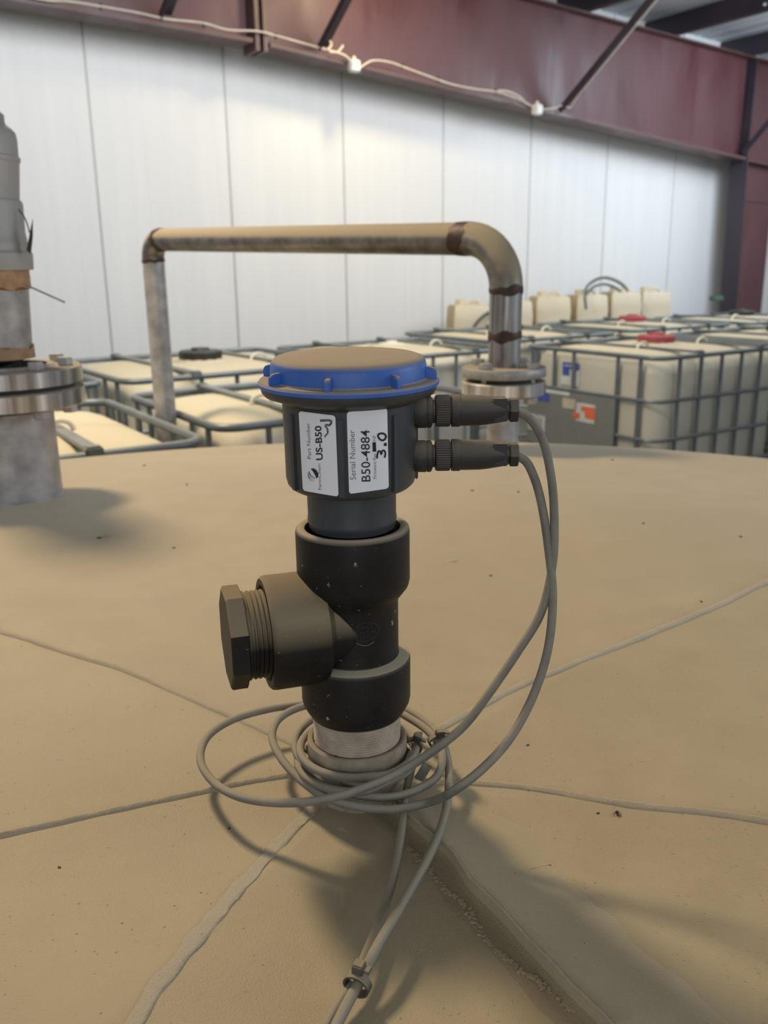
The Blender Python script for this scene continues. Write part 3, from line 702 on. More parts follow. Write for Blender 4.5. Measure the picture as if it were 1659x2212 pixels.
# ------------------------------------------------------------------ CABLES
CR = .0030
def circ(r, z, a0, a1, n=12, dx=0, dy=0):
    return [V((AX+dx+r*math.cos(math.radians(a0+(a1-a0)*k/n)), AY+dy+r*math.sin(math.radians(a0+(a1-a0)*k/n)), z)) for k in range(n+1)]
def connector(zpx, lab):
    """axis along +X from the housing; returns root empty and the cable exit point"""
    CY = AY-.0022; c0 = ony(892, zpx, CY); z = c0.z; X = V((1, 0, 0))
    xs = lambda px: ony(px, zpx, CY).x
    root = empty('sensor_cable', V((xs(935), CY, z-.011)), lab, 'cable')
    def lx(prof, seg=40): return L([(r, xs(px)) for r, px in prof], c=(0, CY, z), seg=seg, axis=X)
    # socket on the sensor (part of the sensor)
    obj('connector_socket', lx([(0, 875), (.0098, 875), (.0098, 893), (.0105, 896), (.0107, 918), (.0102, 921), (.0107, 924), (.0105, 930), (.009, 933), (.0075, 934), (.0075, 938), (0, 938)]), M['plug'], sens)
    # knurled ring
    bm = bmesh.new(); rings = []
    for r, px in ((.0070, 939), (.0094, 939.5), (.0103, 942), (.0105, 946), (.0105, 968), (.0102, 971), (.0094, 972), (.007, 972)):
        ring = []
        for i in range(120):
            a = 2*math.pi*i/120; rr = r-(.00045 if (i % 3 == 0 and r > .0100) else 0)
            ring.append(bm.verts.new((xs(px), CY+rr*math.cos(a), z+rr*math.sin(a))))
        rings.append(ring)
    for a, b in zip(rings, rings[1:]):
        for i in range(120): bm.faces.new((a[i], a[(i+1) % 120], b[(i+1) % 120], b[i]))
    bm.faces.new(rings[0][::-1]); bm.faces.new(rings[-1]); obj('knurled_ring', bm, M['plug'], root, angle=25)
    obj('plug_collar', lx([(.0085, 971), (.0085, 974), (.0104, 974.5), (.0107, 977), (.0107, 991), (.0104, 993), (.009, 993)]), M['plug'], root)
    # tapered body with a flat on the tail
    obj('plug_body', lx([(0, 990), (.0100, 992), (.0101, 1000), (.0100, 1035), (.0096, 1050), (.0076, 1092), (.0072, 1096), (.0060, 1097), (0, 1097)]), M['plug'], root)
    obj('plug_flat', B((xs(1078), CY, z+.0008), (xs(1096)-xs(1060), .0152, .0148), None, .0012), M['plug'], root, smooth=False)
    obj('gland_nut', L([(0, xs(1096)), (.0062, xs(1096)), (.0066, xs(1099)), (.0082, xs(1100)), (.0085, xs(1103)), (.0085, xs(1116)), (.0076, xs(1118.5)), (0, xs(1118.5))], c=(0, CY, z), seg=6, axis=X), M['plug'], root, smooth=False)
    return root, V((xs(1112), CY, z))
rootA, pA = connector(888, 'grey sensor cable from the upper connector, sweeping round the big left loop')
rootB, pB = connector(984, 'grey sensor cable from the lower connector, coiled tightly round the base')
def Y(x, y, d): return ony(x, y, d)
def Z(x, y, z): return onz(x, y, z)
hangA = [pA, Y(1122, 890, AY), Y(1143, 903, AY), Y(1170, 945, .577), Y(1189, 1020, .574), Y(1197, 1110, .570), Y(1194, 1215, .563), Y(1168, 1325, .555), Y(1118, 1408, .548), Y(1062, 1490, .542), Y(1005, 1565, .537), Y(955, 1608, .532)]
pathA = hangA + [Z(880, 1658, .046), Z(800, 1697, .042), Z(700, 1727, .036), Z(600, 1734, .030), Z(520, 1722, .026), Z(462, 1690, .022), Z(433, 1640, .022), Z(448, 1592, .024), Z(500, 1556, .025), Z(580, 1532, .026), Z(650, 1522, .026), Z(740, 1508, .022), Z(820, 1512, .022), Z(880, 1534, .024), Z(930, 1568, .028), Z(957, 1605, .030), Z(968, 1650, .022), Z(969, 1710, .016), Z(957, 1775, .013), Z(930, 1842, .013), Z(890, 1915, .015), Z(850, 1985, .017), Z(812, 2050, .015), Z(782, 2110, .010), Z(752, 2165, .0065), Z(725, 2218, .0045), Z(680, 2320, .0040)]
hangB = [pB, Y(1120, 986, AY), Y(1137, 998, AY), Y(1157, 1040, .575), Y(1172, 1100, .571), Y(1184, 1180, .566), Y(1194, 1290, .556), Y(1184, 1400, .545), Y(1153, 1500, .533), Y(1105, 1590, .520), Y(1045, 1658, .506), Y(985, 1705, .498)]
pathB = hangB + [Z(920, 1735, .018), Z(850, 1748, .016), Z(770, 1742, .016), Z(700, 1720, .018), Z(640, 1676, .022), Z(600, 1626, .026), Z(588, 1585, .028), Z(606, 1550, .030), Z(655, 1526, .032), Z(740, 1520, .030), Z(830, 1526, .030), Z(885, 1552, .030), Z(930, 1585, .030), Z(955, 1628, .028), Z(945, 1675, .022), Z(900, 1706, .019), Z(840, 1722, .0175), Z(770, 1716, .019), Z(700, 1688, .023), Z(655, 1650, .027), Z(637, 1612, .030), Z(650, 1575, .032), Z(690, 1548, .033)]
pathB += circ(.0428, .034, 95, -60, 8)[1:] + [p for p in circ(.0420, .0350, -60, -250, 12)][1:] + circ(.0432, .0285, -255, -420, 10)[1:] + circ(.0440, .0255, -425, -560, 8)[1:] + [Z(745, 1690, .0265), Z(810, 1697, .027), Z(868, 1670, .031), Z(890, 1628, .034)]
obj('cable_sheath', T(catmull(pathA, 7), CR, seg=14), M['cable'], rootA)
obj('cable_sheath', T(catmull(pathB, 7), CR, seg=14), M['cable'], rootB)
# the second strand that leaves under the coil to the bottom edge
pc = [Z(905, 1583, .030), Z(902, 1620, .022), Z(886, 1672, .016), Z(876, 1720, .013), Z(868, 1790, .010), Z(858, 1855, .009), Z(840, 1930, .009), Z(815, 2000, .009), Z(790, 2062, .0085), Z(766, 2120, .0065), Z(738, 2160, .0050), Z(700, 2222, .0040), Z(655, 2320, .0040)]
single('cable_tail', T(catmull(pc, 8), CR*.92, seg=14), M['cable'], Z(858, 1855, .006), 'straighter grey cable strand running down left of the curved one', 'cable')
# cable ties
def tie(name, c, t, r1, r2, lab, headdir, sidev):
    t = t.normalized(); u = sidev-t*sidev.dot(t); u.normalize(); v = t.cross(u)
    root = empty(name, c, lab, 'cable tie', 'black cable ties on the cable coil')
    bm = bmesh.new(); pts = [c+u*r1*math.cos(a)+v*r2*math.sin(a) for a in [2*math.pi*k/24 for k in range(24)]]
    prev = None; rows = []
    for i, p in enumerate(pts):
        o = (p-c).normalized(); rows.append([bm.verts.new(p-t*.0024), bm.verts.new(p+t*.0024), bm.verts.new(p+t*.0024+o*.0013), bm.verts.new(p-t*.0024+o*.0013)])
    for i in range(24):
        a, b = rows[i], rows[(i+1) % 24]
        for k in range(4): bm.faces.new((a[k], a[(k+1) % 4], b[(k+1) % 4], b[k]))
    obj('band', bm, M['tie'], root, angle=50)
    hd = headdir.normalized(); R = Matrix((t, hd.cross(t).normalized(), hd)).transposed()
    hc = c+hd*(r2+.0030)
    obj('locking_head', B(hc, (.0058, .0062, .0058), R, .0006), M['tie'], root, smooth=False)
    obj('cut_tail', B(hc+hd*.0005+hd.cross(t)*.0045, (.0042, .005, .0014), R, .0003), M['tie'], root, smooth=False)
c1 = Z(948, 1600, .030); tie('cable_tie', c1, Z(968, 1640, .028)-Z(925, 1563, .03), .0072, .0044, 'cable tie at the right edge of the coil, under the hanging cable', V((.1, -.25, 1)), V((1, .5, 0)))
c2 = Z(893, 1612, .034); tie('cable_tie', c2, Z(880, 1650, .034)-Z(900, 1580, .034), .0056, .0052, 'cable tie touching the collar, left of the other one', V((.35, -.2, 1)), V((1, 0, 0)))
c3 = Z(772, 2126, .0088); tie('cable_tie', c3, Z(740, 2185, .008)-Z(800, 2070, .0125), .0062, .0060, 'cable tie binding the two cable strands near the bottom edge', V((.1, .2, 1)), V((1, .3, 0)))
bm = B(Z(914, 1668, .018), (.007, .0022, .014), Matrix.Rotation(.5, 3, 'Y'), .0006)
single('silicone_tab', bm, M['galv'], Z(914, 1668, .012), 'crumpled grey silver tab poking out of the coil by the right tie', 'scrap', smooth=False)
# ------------------------------------------------------------------ VENT STACK, LEFT
VX, VY = -.663, 1.55
vb = dome(VX, VY)
def zat(y, px=60): return ony(px, y, VY).z
def rat(px, y): return ony(px, y, VY).x-VX
vent = empty('vent_stack', (VX, VY, vb), 'tall grey metal vent stack with a bolted flange at the left edge', 'vent')
VA = V((VX, VY, 0))
def vl(name, prof, m, seg=64, parent=None): return obj(name, L(prof, c=VA, seg=seg), m, parent or vent)
rp = .076
vl('lower_pipe', [(0, vb-.01), (rp+.004, vb-.008), (rp+.0035, vb+.003), (rp, vb+.007), (rp, zat(885)), (rp-.01, zat(885))], M['ventpipe'])
z1, z2, z3, z4 = zat(872, 172), zat(835, 172), zat(826, 172), zat(790, 172)
vl('lower_flange', [(rp, z1), (.130, z1), (.1325, z1+.002), (.1325, z2-.002), (.130, z2), (0, z2)], M['steel'], 96)
vl('gasket', [(0, z2), (.118, z2), (.118, z3), (0, z3)], M['gasket'])
vl('upper_flange', [(0, z3), (.129, z3), (.1315, z3+.002), (.1315, z4-.002), (.129, z4), (.09, z4), (.086, z4+.004), (.074, z4+.004)], M['steel'], 96)
for k in range(8):
    a = math.radians(-38+45*k); c = VA+V((.106*math.cos(a), .106*math.sin(a), 0))
    b_ = obj('bolt', hexprism(.0135, .014, c+V((0, 0, z4))), M['ventpipe'], vent, smooth=False)
    obj('nut', hexprism(.0135, .016, c+V((0, 0, z1-.016))), M['ventpipe'], b_, smooth=False)
U = lambda px, y: (rat(px, y), zat(y, px))
up = [(0, z4)] + [U(*p) for p in ((66, 772), (66, 750), (57, 620), (56, 586))] + [(0, zat(586))]
vl('upper_pipe', up, M['ventpipe'])
n = 40
for ring_lo, ring_hi, rr in ((zat(773, 70), zat(748, 70), rat(67, 760)+.003), (zat(622, 58), zat(583, 58), rat(56, 600)+.003)):
    bm = bmesh.new(); lo, hi = [], []
    for i in range(n):
        a = 2*math.pi*i/n; w = .012*noise.noise(V((math.cos(a)*2.2, math.sin(a)*2.2, ring_lo*9)))
        lo.append((rr*math.cos(a), rr*math.sin(a), ring_lo+(w if ring_lo > .3 else 0))); hi.append((rr*math.cos(a), rr*math.sin(a), ring_hi+(w if ring_lo < .3 else 0)))
    A_ = [bm.verts.new(V(p)+VA) for p in lo]; B_ = [bm.verts.new(V(p)+VA) for p in hi]
    for i in range(n): bm.faces.new((A_[i], A_[(i+1) % n], B_[(i+1) % n], B_[i]))
    bm.faces.new(A_[::-1]); bm.faces.new(B_)
    obj('tape_wrap', bm, M['tape'], vent, label='torn brown sealing tape around the upper pipe')
cap = [(0, zat(584, 60))] + [U(*p) for p in ((66, 583), (67, 579), (65, 547), (62, 544), (58, 541), (57, 526), (54, 522), (49, 500), (44, 440), (41, 433))] + [(rat(37, 431), zat(431, 37))] + [U(*p) for p in ((36, 350), (38, 348), (38, 339), (34, 336), (31, 300), (27, 284), (18, 274), (8, 268), (5, 262), (3, 245), (-4, 238))] + [(0, zat(236, 0))]
vl('vent_cap', cap, M['ventcap'])
pw = [ony(40, 452, VY-.02), ony(52, 468, VY-.02), ony(60, 488, VY-.02), ony(64, 503, VY-.02)]
obj('seal_wire', T(catmull(pw, 5), .0012, seg=6), M['darktag'], vent)
tg = [ony(70, 474, VY-.02), ony(57, 540, VY-.02), ony(66, 548, VY-.03), ony(70, 512, VY-.03)]
bm = bmesh.new(); prism(bm, tg, (0.002, -.003, 0)); obj('seal_tag', bm, M['darktag'], vent, smooth=False)
obj('wire_rod', T([ony(50, 613, VY-.03), ony(140, 653, VY-.05)], .0016, seg=8), M['galv'], vent)
# ------------------------------------------------------------------ GOOSENECK PIPE
GX, GY = ony(1081, 940, 2.0).x, 2.0
gx = .2755
goose = empty('gooseneck_pipe', (gx, GY, dome(gx, GY)), 'bent steel overflow pipe with a bolted flange, arching left behind the sensor', 'pipe')
GA = V((gx, GY, 0)); PR = .0362
zb = dome(gx, GY)
gz = lambda y: ony(1085, y, GY-.0).z
z1, z2, z3, z4 = gz(850), gz(822), gz(812), gz(792)
obj('riser_stub', L([(0, zb-.01), (PR, zb-.01), (PR, z1+.002), (0, z1+.002)], c=GA, seg=40), M['ventpipe'], goose)
obj('lower_flange', L([(0, z1), (.0925, z1), (.0945, z1+.002), (.0945, z2-.002), (.0925, z2), (.07, z2), (0, z2)], c=GA, seg=80), M['steel'], goose)
obj('gasket', L([(0, z2), (.078, z2), (.078, z3), (0, z3)], c=GA, seg=48), M['gasket'], goose)
obj('upper_flange', L([(0, z3), (.093, z3), (.0945, z3+.002), (.0945, z4-.002), (.093, z4), (0, z4)], c=GA, seg=80), M['galv'], goose)
for k in range(4):
    a = math.radians(40+90*k+8); c = GA+V((.073*math.cos(a), .073*math.sin(a), 0))
    b_ = obj('bolt', hexprism(.0155, .013, c+V((0, 0, z4))), M['galv'], goose, smooth=False)
    obj('nut', hexprism(.0155, .016, c+V((0, 0, z1-.018))), M['galv'], b_, smooth=False)
    obj('bolt_shank', L([(0, z2-.001), (.008, z2-.001), (.008, z3+.001), (0, z3+.001)], c=c, seg=12), M['galv'], b_)
LX_, LY_ = -.760, 3.06
c_r = V((gx, GY, ony(1090, 516, GY).z)); c_l = V((LX_, LY_, ony(330, 518, LY_).z)); hd = (c_l-c_r).normalized()
def bendpts(p0, corner, p1, r, n=10):
    d0 = (p0-corner).normalized(); d1 = (p1-corner).normalized(); a = corner+d0*r; b = corner+d1*r; out = []
    th = d0.angle(d1); R = r*math.tan(th/2); ctr = corner+(d0+d1).normalized()*(r/math.cos(th/2))
    for k in range(n+1):
        t = k/n; v0, v1 = a-ctr, b-ctr; w = v0.angle(v1)
        out.append(ctr+(v0*math.sin((1-t)*w)+v1*math.sin(t*w))/math.sin(w))
    return out
base = V((gx, GY, z4-.003)); foot = V((LX_, LY_, FLOOR))
be1 = bendpts(base, c_r, c_l, .105); be2 = bendpts(c_r, c_l, foot, .062)
obj('riser', T([base, be1[0]], PR, seg=32), M['riser'], goose)
obj('right_elbow', T(be1, PR+.0012, seg=32), M['pipe'], goose)
obj('cross_pipe', T([be1[-1], be2[0]], PR, seg=32), M['pipe'], goose)
obj('left_elbow', T(be2, PR+.0008, seg=32), M['pipe'], goose)
obj('down_pipe', T([be2[-1], foot], PR, seg=32), M['ventpipe'], goose)
def weldring(c, axis, w, r=PR+.0022, name='weld_band'):
    a = axis.normalized(); bm = bmesh.new(); lathe(bm, [(r-.004, -w), (r-.0012, -w), (r, -w*.3), (r, w*.3), (r-.0012, w), (r-.004, w)], c, 32, a)
    for v in bm.verts: v.co += a*noise.noise(v.co*45)*w*1.3
    return obj(name, bm, M['weld'], goose)
weldring(be1[0]-V((0, 0, .004)), V((0, 0, 1)), .008); weldring(V((gx, GY, ony(1090, 725, GY).z)), V((0, 0, 1)), .009)
weldring(be1[-1]+hd*.012, hd, .022, PR+.0016); weldring(be2[0], hd, .020, PR+.0016); weldring(be2[-1]+V((0, 0, -.004)), V((0, 0, 1)), .006)
# ------------------------------------------------------------------ IBC TOTES
TL_, TW_, TT = 1.2, 1.05, -.126              # top rail centre height
HT = TT-FLOOR
def rrect(lx, ly, r, z, n=6):
    out = []
    for cx, cy, a0 in ((lx/2-r, ly/2-r, 0), (-lx/2+r, ly/2-r, 90), (-lx/2+r, -ly/2+r, 180), (lx/2-r, -ly/2+r, 270)):
        for k in range(n+1):
            a = math.radians(a0+90*k/n); out.append(V((cx+r*math.cos(a), cy+r*math.sin(a), z)))
    return out
def bottle_mesh():
    bm = bmesh.new(); prev = None
    lv = [(1.05, .90, .10, .15), (1.12, .96, .13, .17), (1.14, .98, .13, .25), (1.145, .985, .13, .7), (1.14, .98, .13, HT-.10), (1.12, .96, .13, HT-.055), (1.07, .91, .12, HT-.025), (.98, .82, .10, HT-.008), (.86, .70, .08, HT+.004), (.66, .50, .06, HT+.010), (.40, .34, .05, HT+.012)]
    for lx, ly, r, z in lv:
        pts = rrect(lx, ly, r, z)
        if .2 < z < HT-.05:      # shallow vertical pillows in the side walls
            pts = [p+V((p.x, p.y, 0)).normalized()*.006*math.sin(p.x*26)*math.cos(p.y*20) for p in pts]
        ring = [bm.verts.new(p) for p in pts]
        if prev:
            k = len(ring)
            for i in range(k): bm.faces.new((prev[i], prev[(i+1) % k], ring[(i+1) % k], ring[i]))
        else: bm.faces.new(ring[::-1])
        prev = ring
    bm.faces.new(prev)
    # raised neck
    lathe(bm, [(.15, HT+.004), (.145, HT+.016), (.115, HT+.020), (.105, HT+.030), (0, HT+.030)], (0, 0, 0), 32)
    return bm
def make_tote(red):
    root = bpy.data.objects.new('ibc_tote', None); COL.objects.link(root)
    def P(name, bm, m, parent=None, **k): return obj(name, bm, m, parent or root, local=True, **k)
    P('bottle', bottle_mesh(), M['bottle'], angle=50)
    # cap
    bm = bmesh.new(); prof = [(0, HT+.028), (.112, HT+.028), (.112, HT+.062), (.104, HT+.070), (.05, HT+.071), (.045, HT+.084), (.02, HT+.086), (0, HT+.086)]
    lathe(bm, prof, (0, 0, 0), 36)
    for v in bm.verts:
        r = math.hypot(v.co.x, v.co.y)
        if r > .1 and int(round(math.degrees(math.atan2(v.co.y, v.co.x))/10)) % 3 == 0: v.co.x *= .95; v.co.y *= .95
    P('screw_cap', bm, M['redcap'] if red else M['blackcap'], angle=30)
    path = rrect(TL_, TW_, .085, HT, 8)
    P('top_rail', T(path, .0145, seg=10, closed=True), M['cage'])
    for z in (HT-.237, HT-.455, HT-.66, HT-.85, .15):
        P('cage_hoop', T(rrect(TL_, TW_, .085, z, 8), .0105, seg=8, closed=True), M['cage'])
    vb = T([(0, 0, .14), (0, 0, HT-.01)], .0115, seg=8); proto = P('upright_bar', vb, M['cage']); first = True
    def put(x, y):
        nonlocal first
        if first: proto.location = (x, y, 0); first = False
        else:
            c = proto.copy(); COL.objects.link(c); c.location = (x, y, 0)
    for sgn in (1, -1):
        for x in (-.48, -.30, -.12, .06, .24, .42): put(x*sgn if sgn > 0 else -x, sgn*(TW_/2-.004))
        for y in (-.40, -.24, .10, .26, .42): put(sgn*(TL_/2-.004), y)
    # crossbars over the bottle, running wall to hall
    for x in (-.27, .27):
        P('top_crossbar', B((x, 0, HT+.018), (.045, TW_+.01, .012), None, .003), M['cage'], smooth=False)
        for y in (-TW_/2, TW_/2): P('bar_bolt', B((x, y, HT+.012), (.05, .04, .034), None, .006), M['cage'], smooth=False)
        pts = [V((x-.05, -.13, HT+.006)), V((x-.035, -.13, HT+.035)), V((x, -.13, HT+.046)), V((x+.035, -.13, HT+.035)), V((x+.05, -.13, HT+.006))]
        P('bar_retainer', T(catmull(pts, 4), .008, seg=8), M['clip'])
    # pallet
    bm = bmesh.new(); box(bm, (0, 0, .125), (TL_, TW_, .03))
    for x in (-.5, 0, .5):
        for y in (-.42, 0, .42): box(bm, (x, y, .055), (.14, .14, .11))
        box(bm, (x, 0, .008), (.14, TW_, .016))
    P('pallet', bm, M['galv'], smooth=False)
    return root
black0, red0 = make_tote(False), make_tote(True)
totes = [
 ('A', -1.47, 3.39, 1.0, 1, 0, 0, 'white caged tote nearest the tank edge, left of the down pipe'),
 ('B', -.175, 3.27, .96, .9, 0, 0, 'white caged tote just behind the tank edge, hidden partly by the sensor'),
 ('C', -.02, 1.74, 1.04, 1.1, 2, 0, 'white caged tote with a black cap against the wall, right of the down pipe'),
 ('D', -1.32, 1.79, 1.0, 1, 0, 0, 'white caged tote behind the left vent flange'),
 ('E', 1.26, 1.70, .93, 1.0, 0, 0, 'white caged tote behind the blue lid'),
 ('F', 2.62, 1.23, .98, 1.04, 0, 0, 'white caged tote with a black cap behind the gooseneck flange'),
 ('G', 2.61, 2.64, 1.0, 1.02, 0, 1, 'large white caged tote at the right with a red cap, grey plate and stickers'),
 ('H', 4.05, 1.16, 1.0, 1.04, 0, 1, 'white caged tote with a red cap behind the stickered tote'),
 ('J', 3.98, 2.60, 1.0, 1.0, 0, 0, 'white caged tote beyond the stickered tote, at the right edge'),
 ('K', 5.40, 1.25, 1.0, 1.0, 0, 0, 'white caged tote in the far right corner by the column'),
 ('L', 5.30, 2.66, 1.0, 1.0, 0, 0, 'white caged tote at the right frame edge, furthest from the wall'),
]
TO = {}
used = {0: False, 1: False}
for key, s, n, sx, sy, rot, red, lab in totes:
    pr_ = red0 if red else black0
    if not used[red]: o = pr_; used[red] = True; TO[key] = ('proto', pr_)
    else: o = None
    TO[key] = (pr_, o, s, n, sx, sy, rot, lab)
finals = {}
for key in TO:
    pr_, o, s, n, sx, sy, rot, lab = TO[key]
    if o is None: o = copy_tree(pr_)
    o.location = wp(s, n, FLOOR); o.rotation_euler = (0, 0, A+math.radians(rot)); o.scale = (sx, sy, 1)
    o['label'] = lab; o['category'] = 'tote tank'; o['group'] = 'caged white totes standing behind the tank'; finals[key] = o
for ch in finals['E'].children:
    if ch.name.startswith('screw_cap'):
        ch.data = ch.data.copy(); ch.data.materials[0] = M['clip']; ch.scale = (.8, .8, 1); ch.location.z = -.035; ch['label'] = 'low cream cap'
# marking plate and stickers on the stickered tote (its end face)
g = finals['G']; X0 = -TL_/2
def gbox(name, y0, y1, z0, z1, m, t=.004, x=X0-.006, lab=None, parent=None):
    bm = B((x, (y0+y1)/2, (z0+z1)/2), (t, abs(y1-y0), abs(z1-z0))); o = obj(name, bm, m, g if parent is None else parent, local=True, smooth=False, label=lab)
    return o
def gy(f): return TW_/2-f*TW_          # fraction along the end face, wall side to hall side
plate = gbox('marking_plate', gy(.06), gy(.74), HT-.60, HT-.245, M['plate'], x=X0-.014, lab='grey marking plate')
gbox('blue_sticker', gy(.08), gy(.24), HT-.325, HT-.27, M['bluest'], .002, X0-.018, parent=plate)
gbox('white_sticker', gy(.07), gy(.40), HT-.268, HT-.25, M['whitest'], .002, X0-.018, parent=plate)
gbox('cream_sticker', gy(.35), gy(.45), HT-.345, HT-.285, M['creamst'], .002, X0-.018, parent=plate)
gbox('white_sticker', gy(.46), gy(.60), HT-.41, HT-.30, M['whitest'], .002, X0-.018, parent=plate)
for a, b, c, d in ((.50, .60, .315, .345), (.53, .61, .345, .385), (.44, .49, .36, .395)):
    gbox('orange_patch', gy(a), gy(b), HT-d, HT-c, M['orangest'], .002, X0-.0205, parent=plate)
gbox('barcode_patch', gy(.07), gy(.13), HT-.52, HT-.42, M['whitest'], .002, X0-.018, parent=plate)
gbox('barcode_patch', gy(.14), gy(.21), HT-.52, HT-.42, M['whitest'], .002, X0-.018, parent=plate)
for f in (.085, .10, .115, .155, .17, .185): gbox('printed_bar', gy(f), gy(f+.006), HT-.51, HT-.43, M['plate'], .002, X0-.0205, parent=plate)
st = gbox('blue_white_sticker', gy(.29), gy(.43), HT-.215, HT-.075, M['whitest'], .002, X0+.026)
gbox('blue_patch', gy(.30), gy(.43), HT-.115, HT-.075, M['bluest'], .002, X0+.0235, parent=st)
gbox('blue_patch', gy(.30), gy(.355), HT-.155, HT-.115, M['bluest'], .002, X0+.0235, parent=st)
gbox('printed_line', gy(.315), gy(.415), HT-.098, HT-.092, M['whitest'], .002, X0+.021, parent=st)
# ------------------------------------------------------------------ POLY TANKS AGAINST THE WALL
def poly_tank(s, n, w, d, ztop, yaw, lab, cap=.3):
    c = wp(s, n, FLOOR); h = ztop-FLOOR; root = empty('poly_tank', c, lab, 'tank', 'cream plastic tanks along the wall', rz=A+math.radians(yaw))
    bm = bmesh.new(); prev = None
    for f, z in ((.94, 0), (1, .03), (1.06, h*.5), (1.0, h-.30), (.92, h-.22), (.96, h-.14), (.90, h-.02), (.84, h)):
        pts = rrect(w*f, d*f, .014, z, 2); ring = [bm.verts.new(p) for p in pts]
        if prev:
            k = len(ring)
            for i in range(k): bm.faces.new((prev[i], prev[(i+1) % k], ring[(i+1) % k], ring[i]))
        else: bm.faces.new(ring[::-1])
        prev = ring
    bm.faces.new(prev)
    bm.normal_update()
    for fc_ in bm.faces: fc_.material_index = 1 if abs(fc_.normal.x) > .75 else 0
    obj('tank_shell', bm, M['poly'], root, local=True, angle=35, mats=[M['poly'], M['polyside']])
    obj('filler_cap', L([(0, h-.005), (.045, h-.005), (.045, h+.04), (.035, h+.048), (0, h+.048)], c=(w*(cap-.5), 0, 0), seg=12), M['poly'], root, local=True)
    for y in (-1, 1):
        bm = B((w*.12, y*d*.36, h*.84), (w*.10, .05, h*.24), None, .01); obj('moulded_rib', bm, M['poly'], root, local=True, smooth=False)
    obj('handle', T(catmull([V((-w*.02, 0, h-.005)), V((w*.04, 0, h+.028)), V((w*.22, 0, h+.028)), V((w*.28, 0, h-.005))], 4), .013, seg=8), M['poly'], root, local=True)
    return root
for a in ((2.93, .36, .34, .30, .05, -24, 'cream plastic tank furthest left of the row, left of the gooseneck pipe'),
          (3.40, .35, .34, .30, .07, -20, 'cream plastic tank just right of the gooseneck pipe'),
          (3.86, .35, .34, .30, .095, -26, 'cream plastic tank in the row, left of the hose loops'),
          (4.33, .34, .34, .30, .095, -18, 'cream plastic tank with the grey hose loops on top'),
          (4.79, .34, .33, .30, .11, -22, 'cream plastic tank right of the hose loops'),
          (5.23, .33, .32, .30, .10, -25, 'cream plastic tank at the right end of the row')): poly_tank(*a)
def hz(x, y, n=.36): return onn(x, y, n)
single('hose_loop', T(catmull([hz(1266, 668, .62), hz(1264, 640, .58), hz(1275, 612), hz(1300, 600), hz(1330, 606), hz(1352, 622), hz(1364, 640)], 6), .014, seg=10), M['greyhose'], hz(1266, 650), 'tall grey hose loop standing over the cream tanks', 'hose')
single('hose_loop', T(catmull([hz(1268, 634, .42), hz(1282, 620, .42), hz(1305, 614, .42), hz(1330, 622, .42), hz(1345, 634, .42)], 6), .012, seg=10), M['greyhose'], hz(1300, 630, .42), 'lower grey hose loop inside the taller one', 'hose')
single('black_hose', T(catmull([hz(1016, 722, .60), hz(1028, 700, .60), hz(1046, 682, .60), hz(1075, 668, .60), hz(1110, 672, .60)], 6), .014, seg=10), M['hose'], hz(1030, 705, .6), 'black rubber hose leaning behind the gooseneck pipe', 'hose')
single('green_valve', B(wp(5.95, .55, .02), (.16, .07, .05), RA, .012), mat('green_grey_plastic', (.06, .12, .09), .5), wp(5.95, .55, -.005), 'small dark green valve beyond the far totes by the column', 'valve', smooth=False)
# ------------------------------------------------------------------ DEBRIS ON THE TANK
def blob(c, r, sc=(1, 1, .5), rot=0, seed=0):
    bm = bmesh.new(); bmesh.ops.create_icosphere(bm, subdivisions=2, radius=r)
    for v in bm.verts: v.co *= 1+.35*noise.noise(v.co*(1.2/r)+V((seed, 0, 0)))
    bmesh.ops.transform(bm, matrix=Matrix.Translation(c) @ Matrix.Rotation(rot, 4, 'Z') @ Matrix.Diagonal((*sc, 1)), verts=bm.verts); return bm
p = ondome(1333, 1760); ins = empty('dead_insect', p, 'small dark red dead insect lying below the right seam', 'insect')
obj('abdomen', blob(p+V((0, .0005, .0016)), .0013, (1, 1.1, .9), 0, 1), M['insect'], ins)
obj('thorax', blob(p+V((.0004, -.0012, .0010)), .0009, (1, 1, .9), 0, 2), M['insect'], ins)
for a in (-.6, .4, 1.6, 2.6, 3.6, 4.6):
    obj('leg', T([p+V((0, 0, .0012)), p+V((math.cos(a)*.0018, math.sin(a)*.0014, .0018)), p+V((math.cos(a)*.0032, math.sin(a)*.0024, .0003))], .00016, seg=5), M['insect'], ins)
p = ondome(230, 1160); bm = blob(p+V((0, 0, .002)), .0042, (1.3, .7, .55), .3, 5)
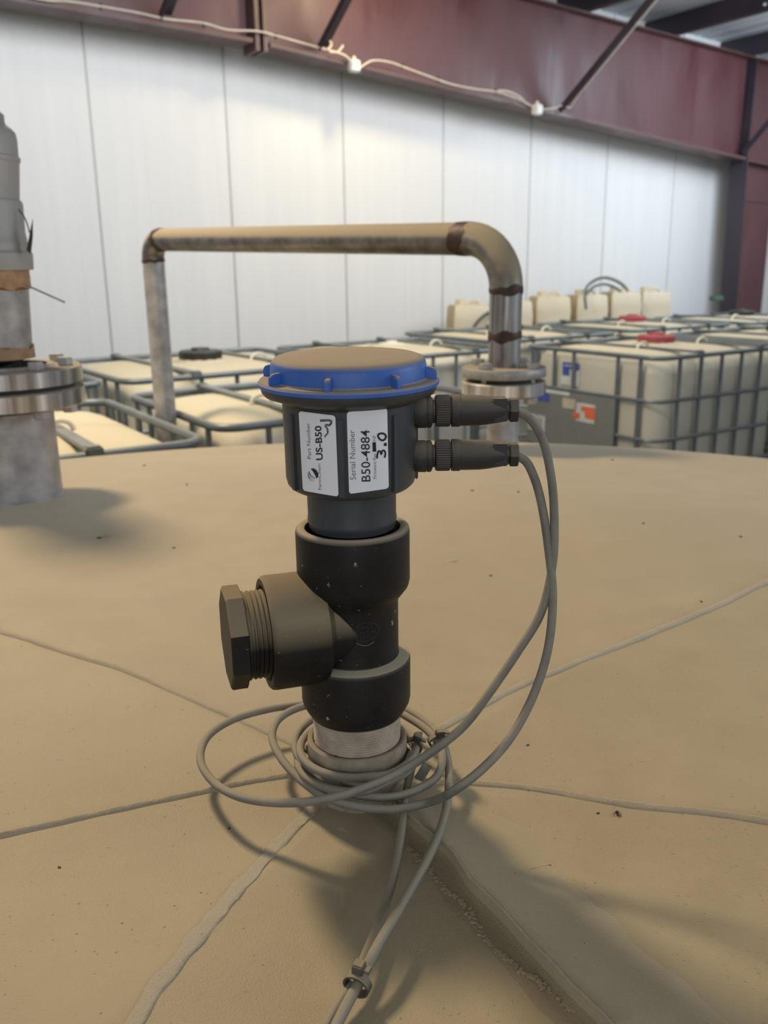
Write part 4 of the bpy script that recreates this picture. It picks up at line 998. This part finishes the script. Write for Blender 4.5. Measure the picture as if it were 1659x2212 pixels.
single('dried_flake', bm, M['flake'], p, 'curled pale dried flake lying below the vent stack', 'debris')
p = ondome(214, 1163); single('dried_flake', blob(p+V((0, 0, .001)), .0030, (1.2, .6, .35), .2, 8), M['speck'], p, 'brown crumb against the curled pale flake', 'debris')
p = ondome(975, 1212); single('dried_flake', blob(p+V((0, 0, .0005)), .0050, (1.6, .8, .12), .2, 9), M['seamlight'], p, 'flat pale patch of dried dust right of the sensor', 'debris')
SP = [(376, 1184, 'below right of the pale flake'), (312, 1006, 'just right of the vent stack'), (404, 1047, 'below the foot of the down pipe'), (1020, 1060, 'under the lower connector plug'), (1120, 1063, 'left of the hanging cables near the gooseneck shadow'), (1323, 994, 'on the far slope below the stickered tote'), (1316, 957, 'at the tank edge below the grey marking plate'), (1390, 1131, 'on the far right slope, well clear of the cables'), (1515, 1300, 'above the upper right seam'), (1060, 1244, 'between the tee and the hanging cables'), (1140, 1610, 'below the hanging cables, right of the coil'), (1323, 2037, 'in the lower right corner beside the raised lip'), (128, 1874, 'at the lower left, below the left seam'), (1292, 1757, 'just left of the dead insect'), (495, 1790, 'below the big left cable loop'), (1600, 1160, 'near the right frame edge on the far slope')]
for i, (x, y, wh) in enumerate(SP):
    p = ondome(x, y); dd = (p-CAM).length; o = single('dust_speck', blob(p+V((0, 0, .0003*dd)), .0016*dd, (1.3, .8, .5), i, i), M['speck'], p, 'tiny dark speck '+wh, 'debris', 'dark specks scattered on the tank top')
bm = bmesh.new()
for k in range(900):
    x, y = random.uniform(-50, 1700), random.uniform(1300, 2300); 
    if random.random() < .55: x = random.uniform(900, 1700)
    p = ondome(x, y); s = random.uniform(.00025, .0007)
    box(bm, p+V((0, 0, s*.2)), (s*1.6, s, s*.6), Matrix.Rotation(random.random()*3, 3, 'Z') @ Matrix.Rotation(random.uniform(-.4, .4), 3, 'X'))
o = obj('loose_grit', bm, M['seamlight'], smooth=False); o['kind'] = 'stuff'; o['label'] = 'loose tan grit and crumbs scattered over the tank top'; o['category'] = 'grit'
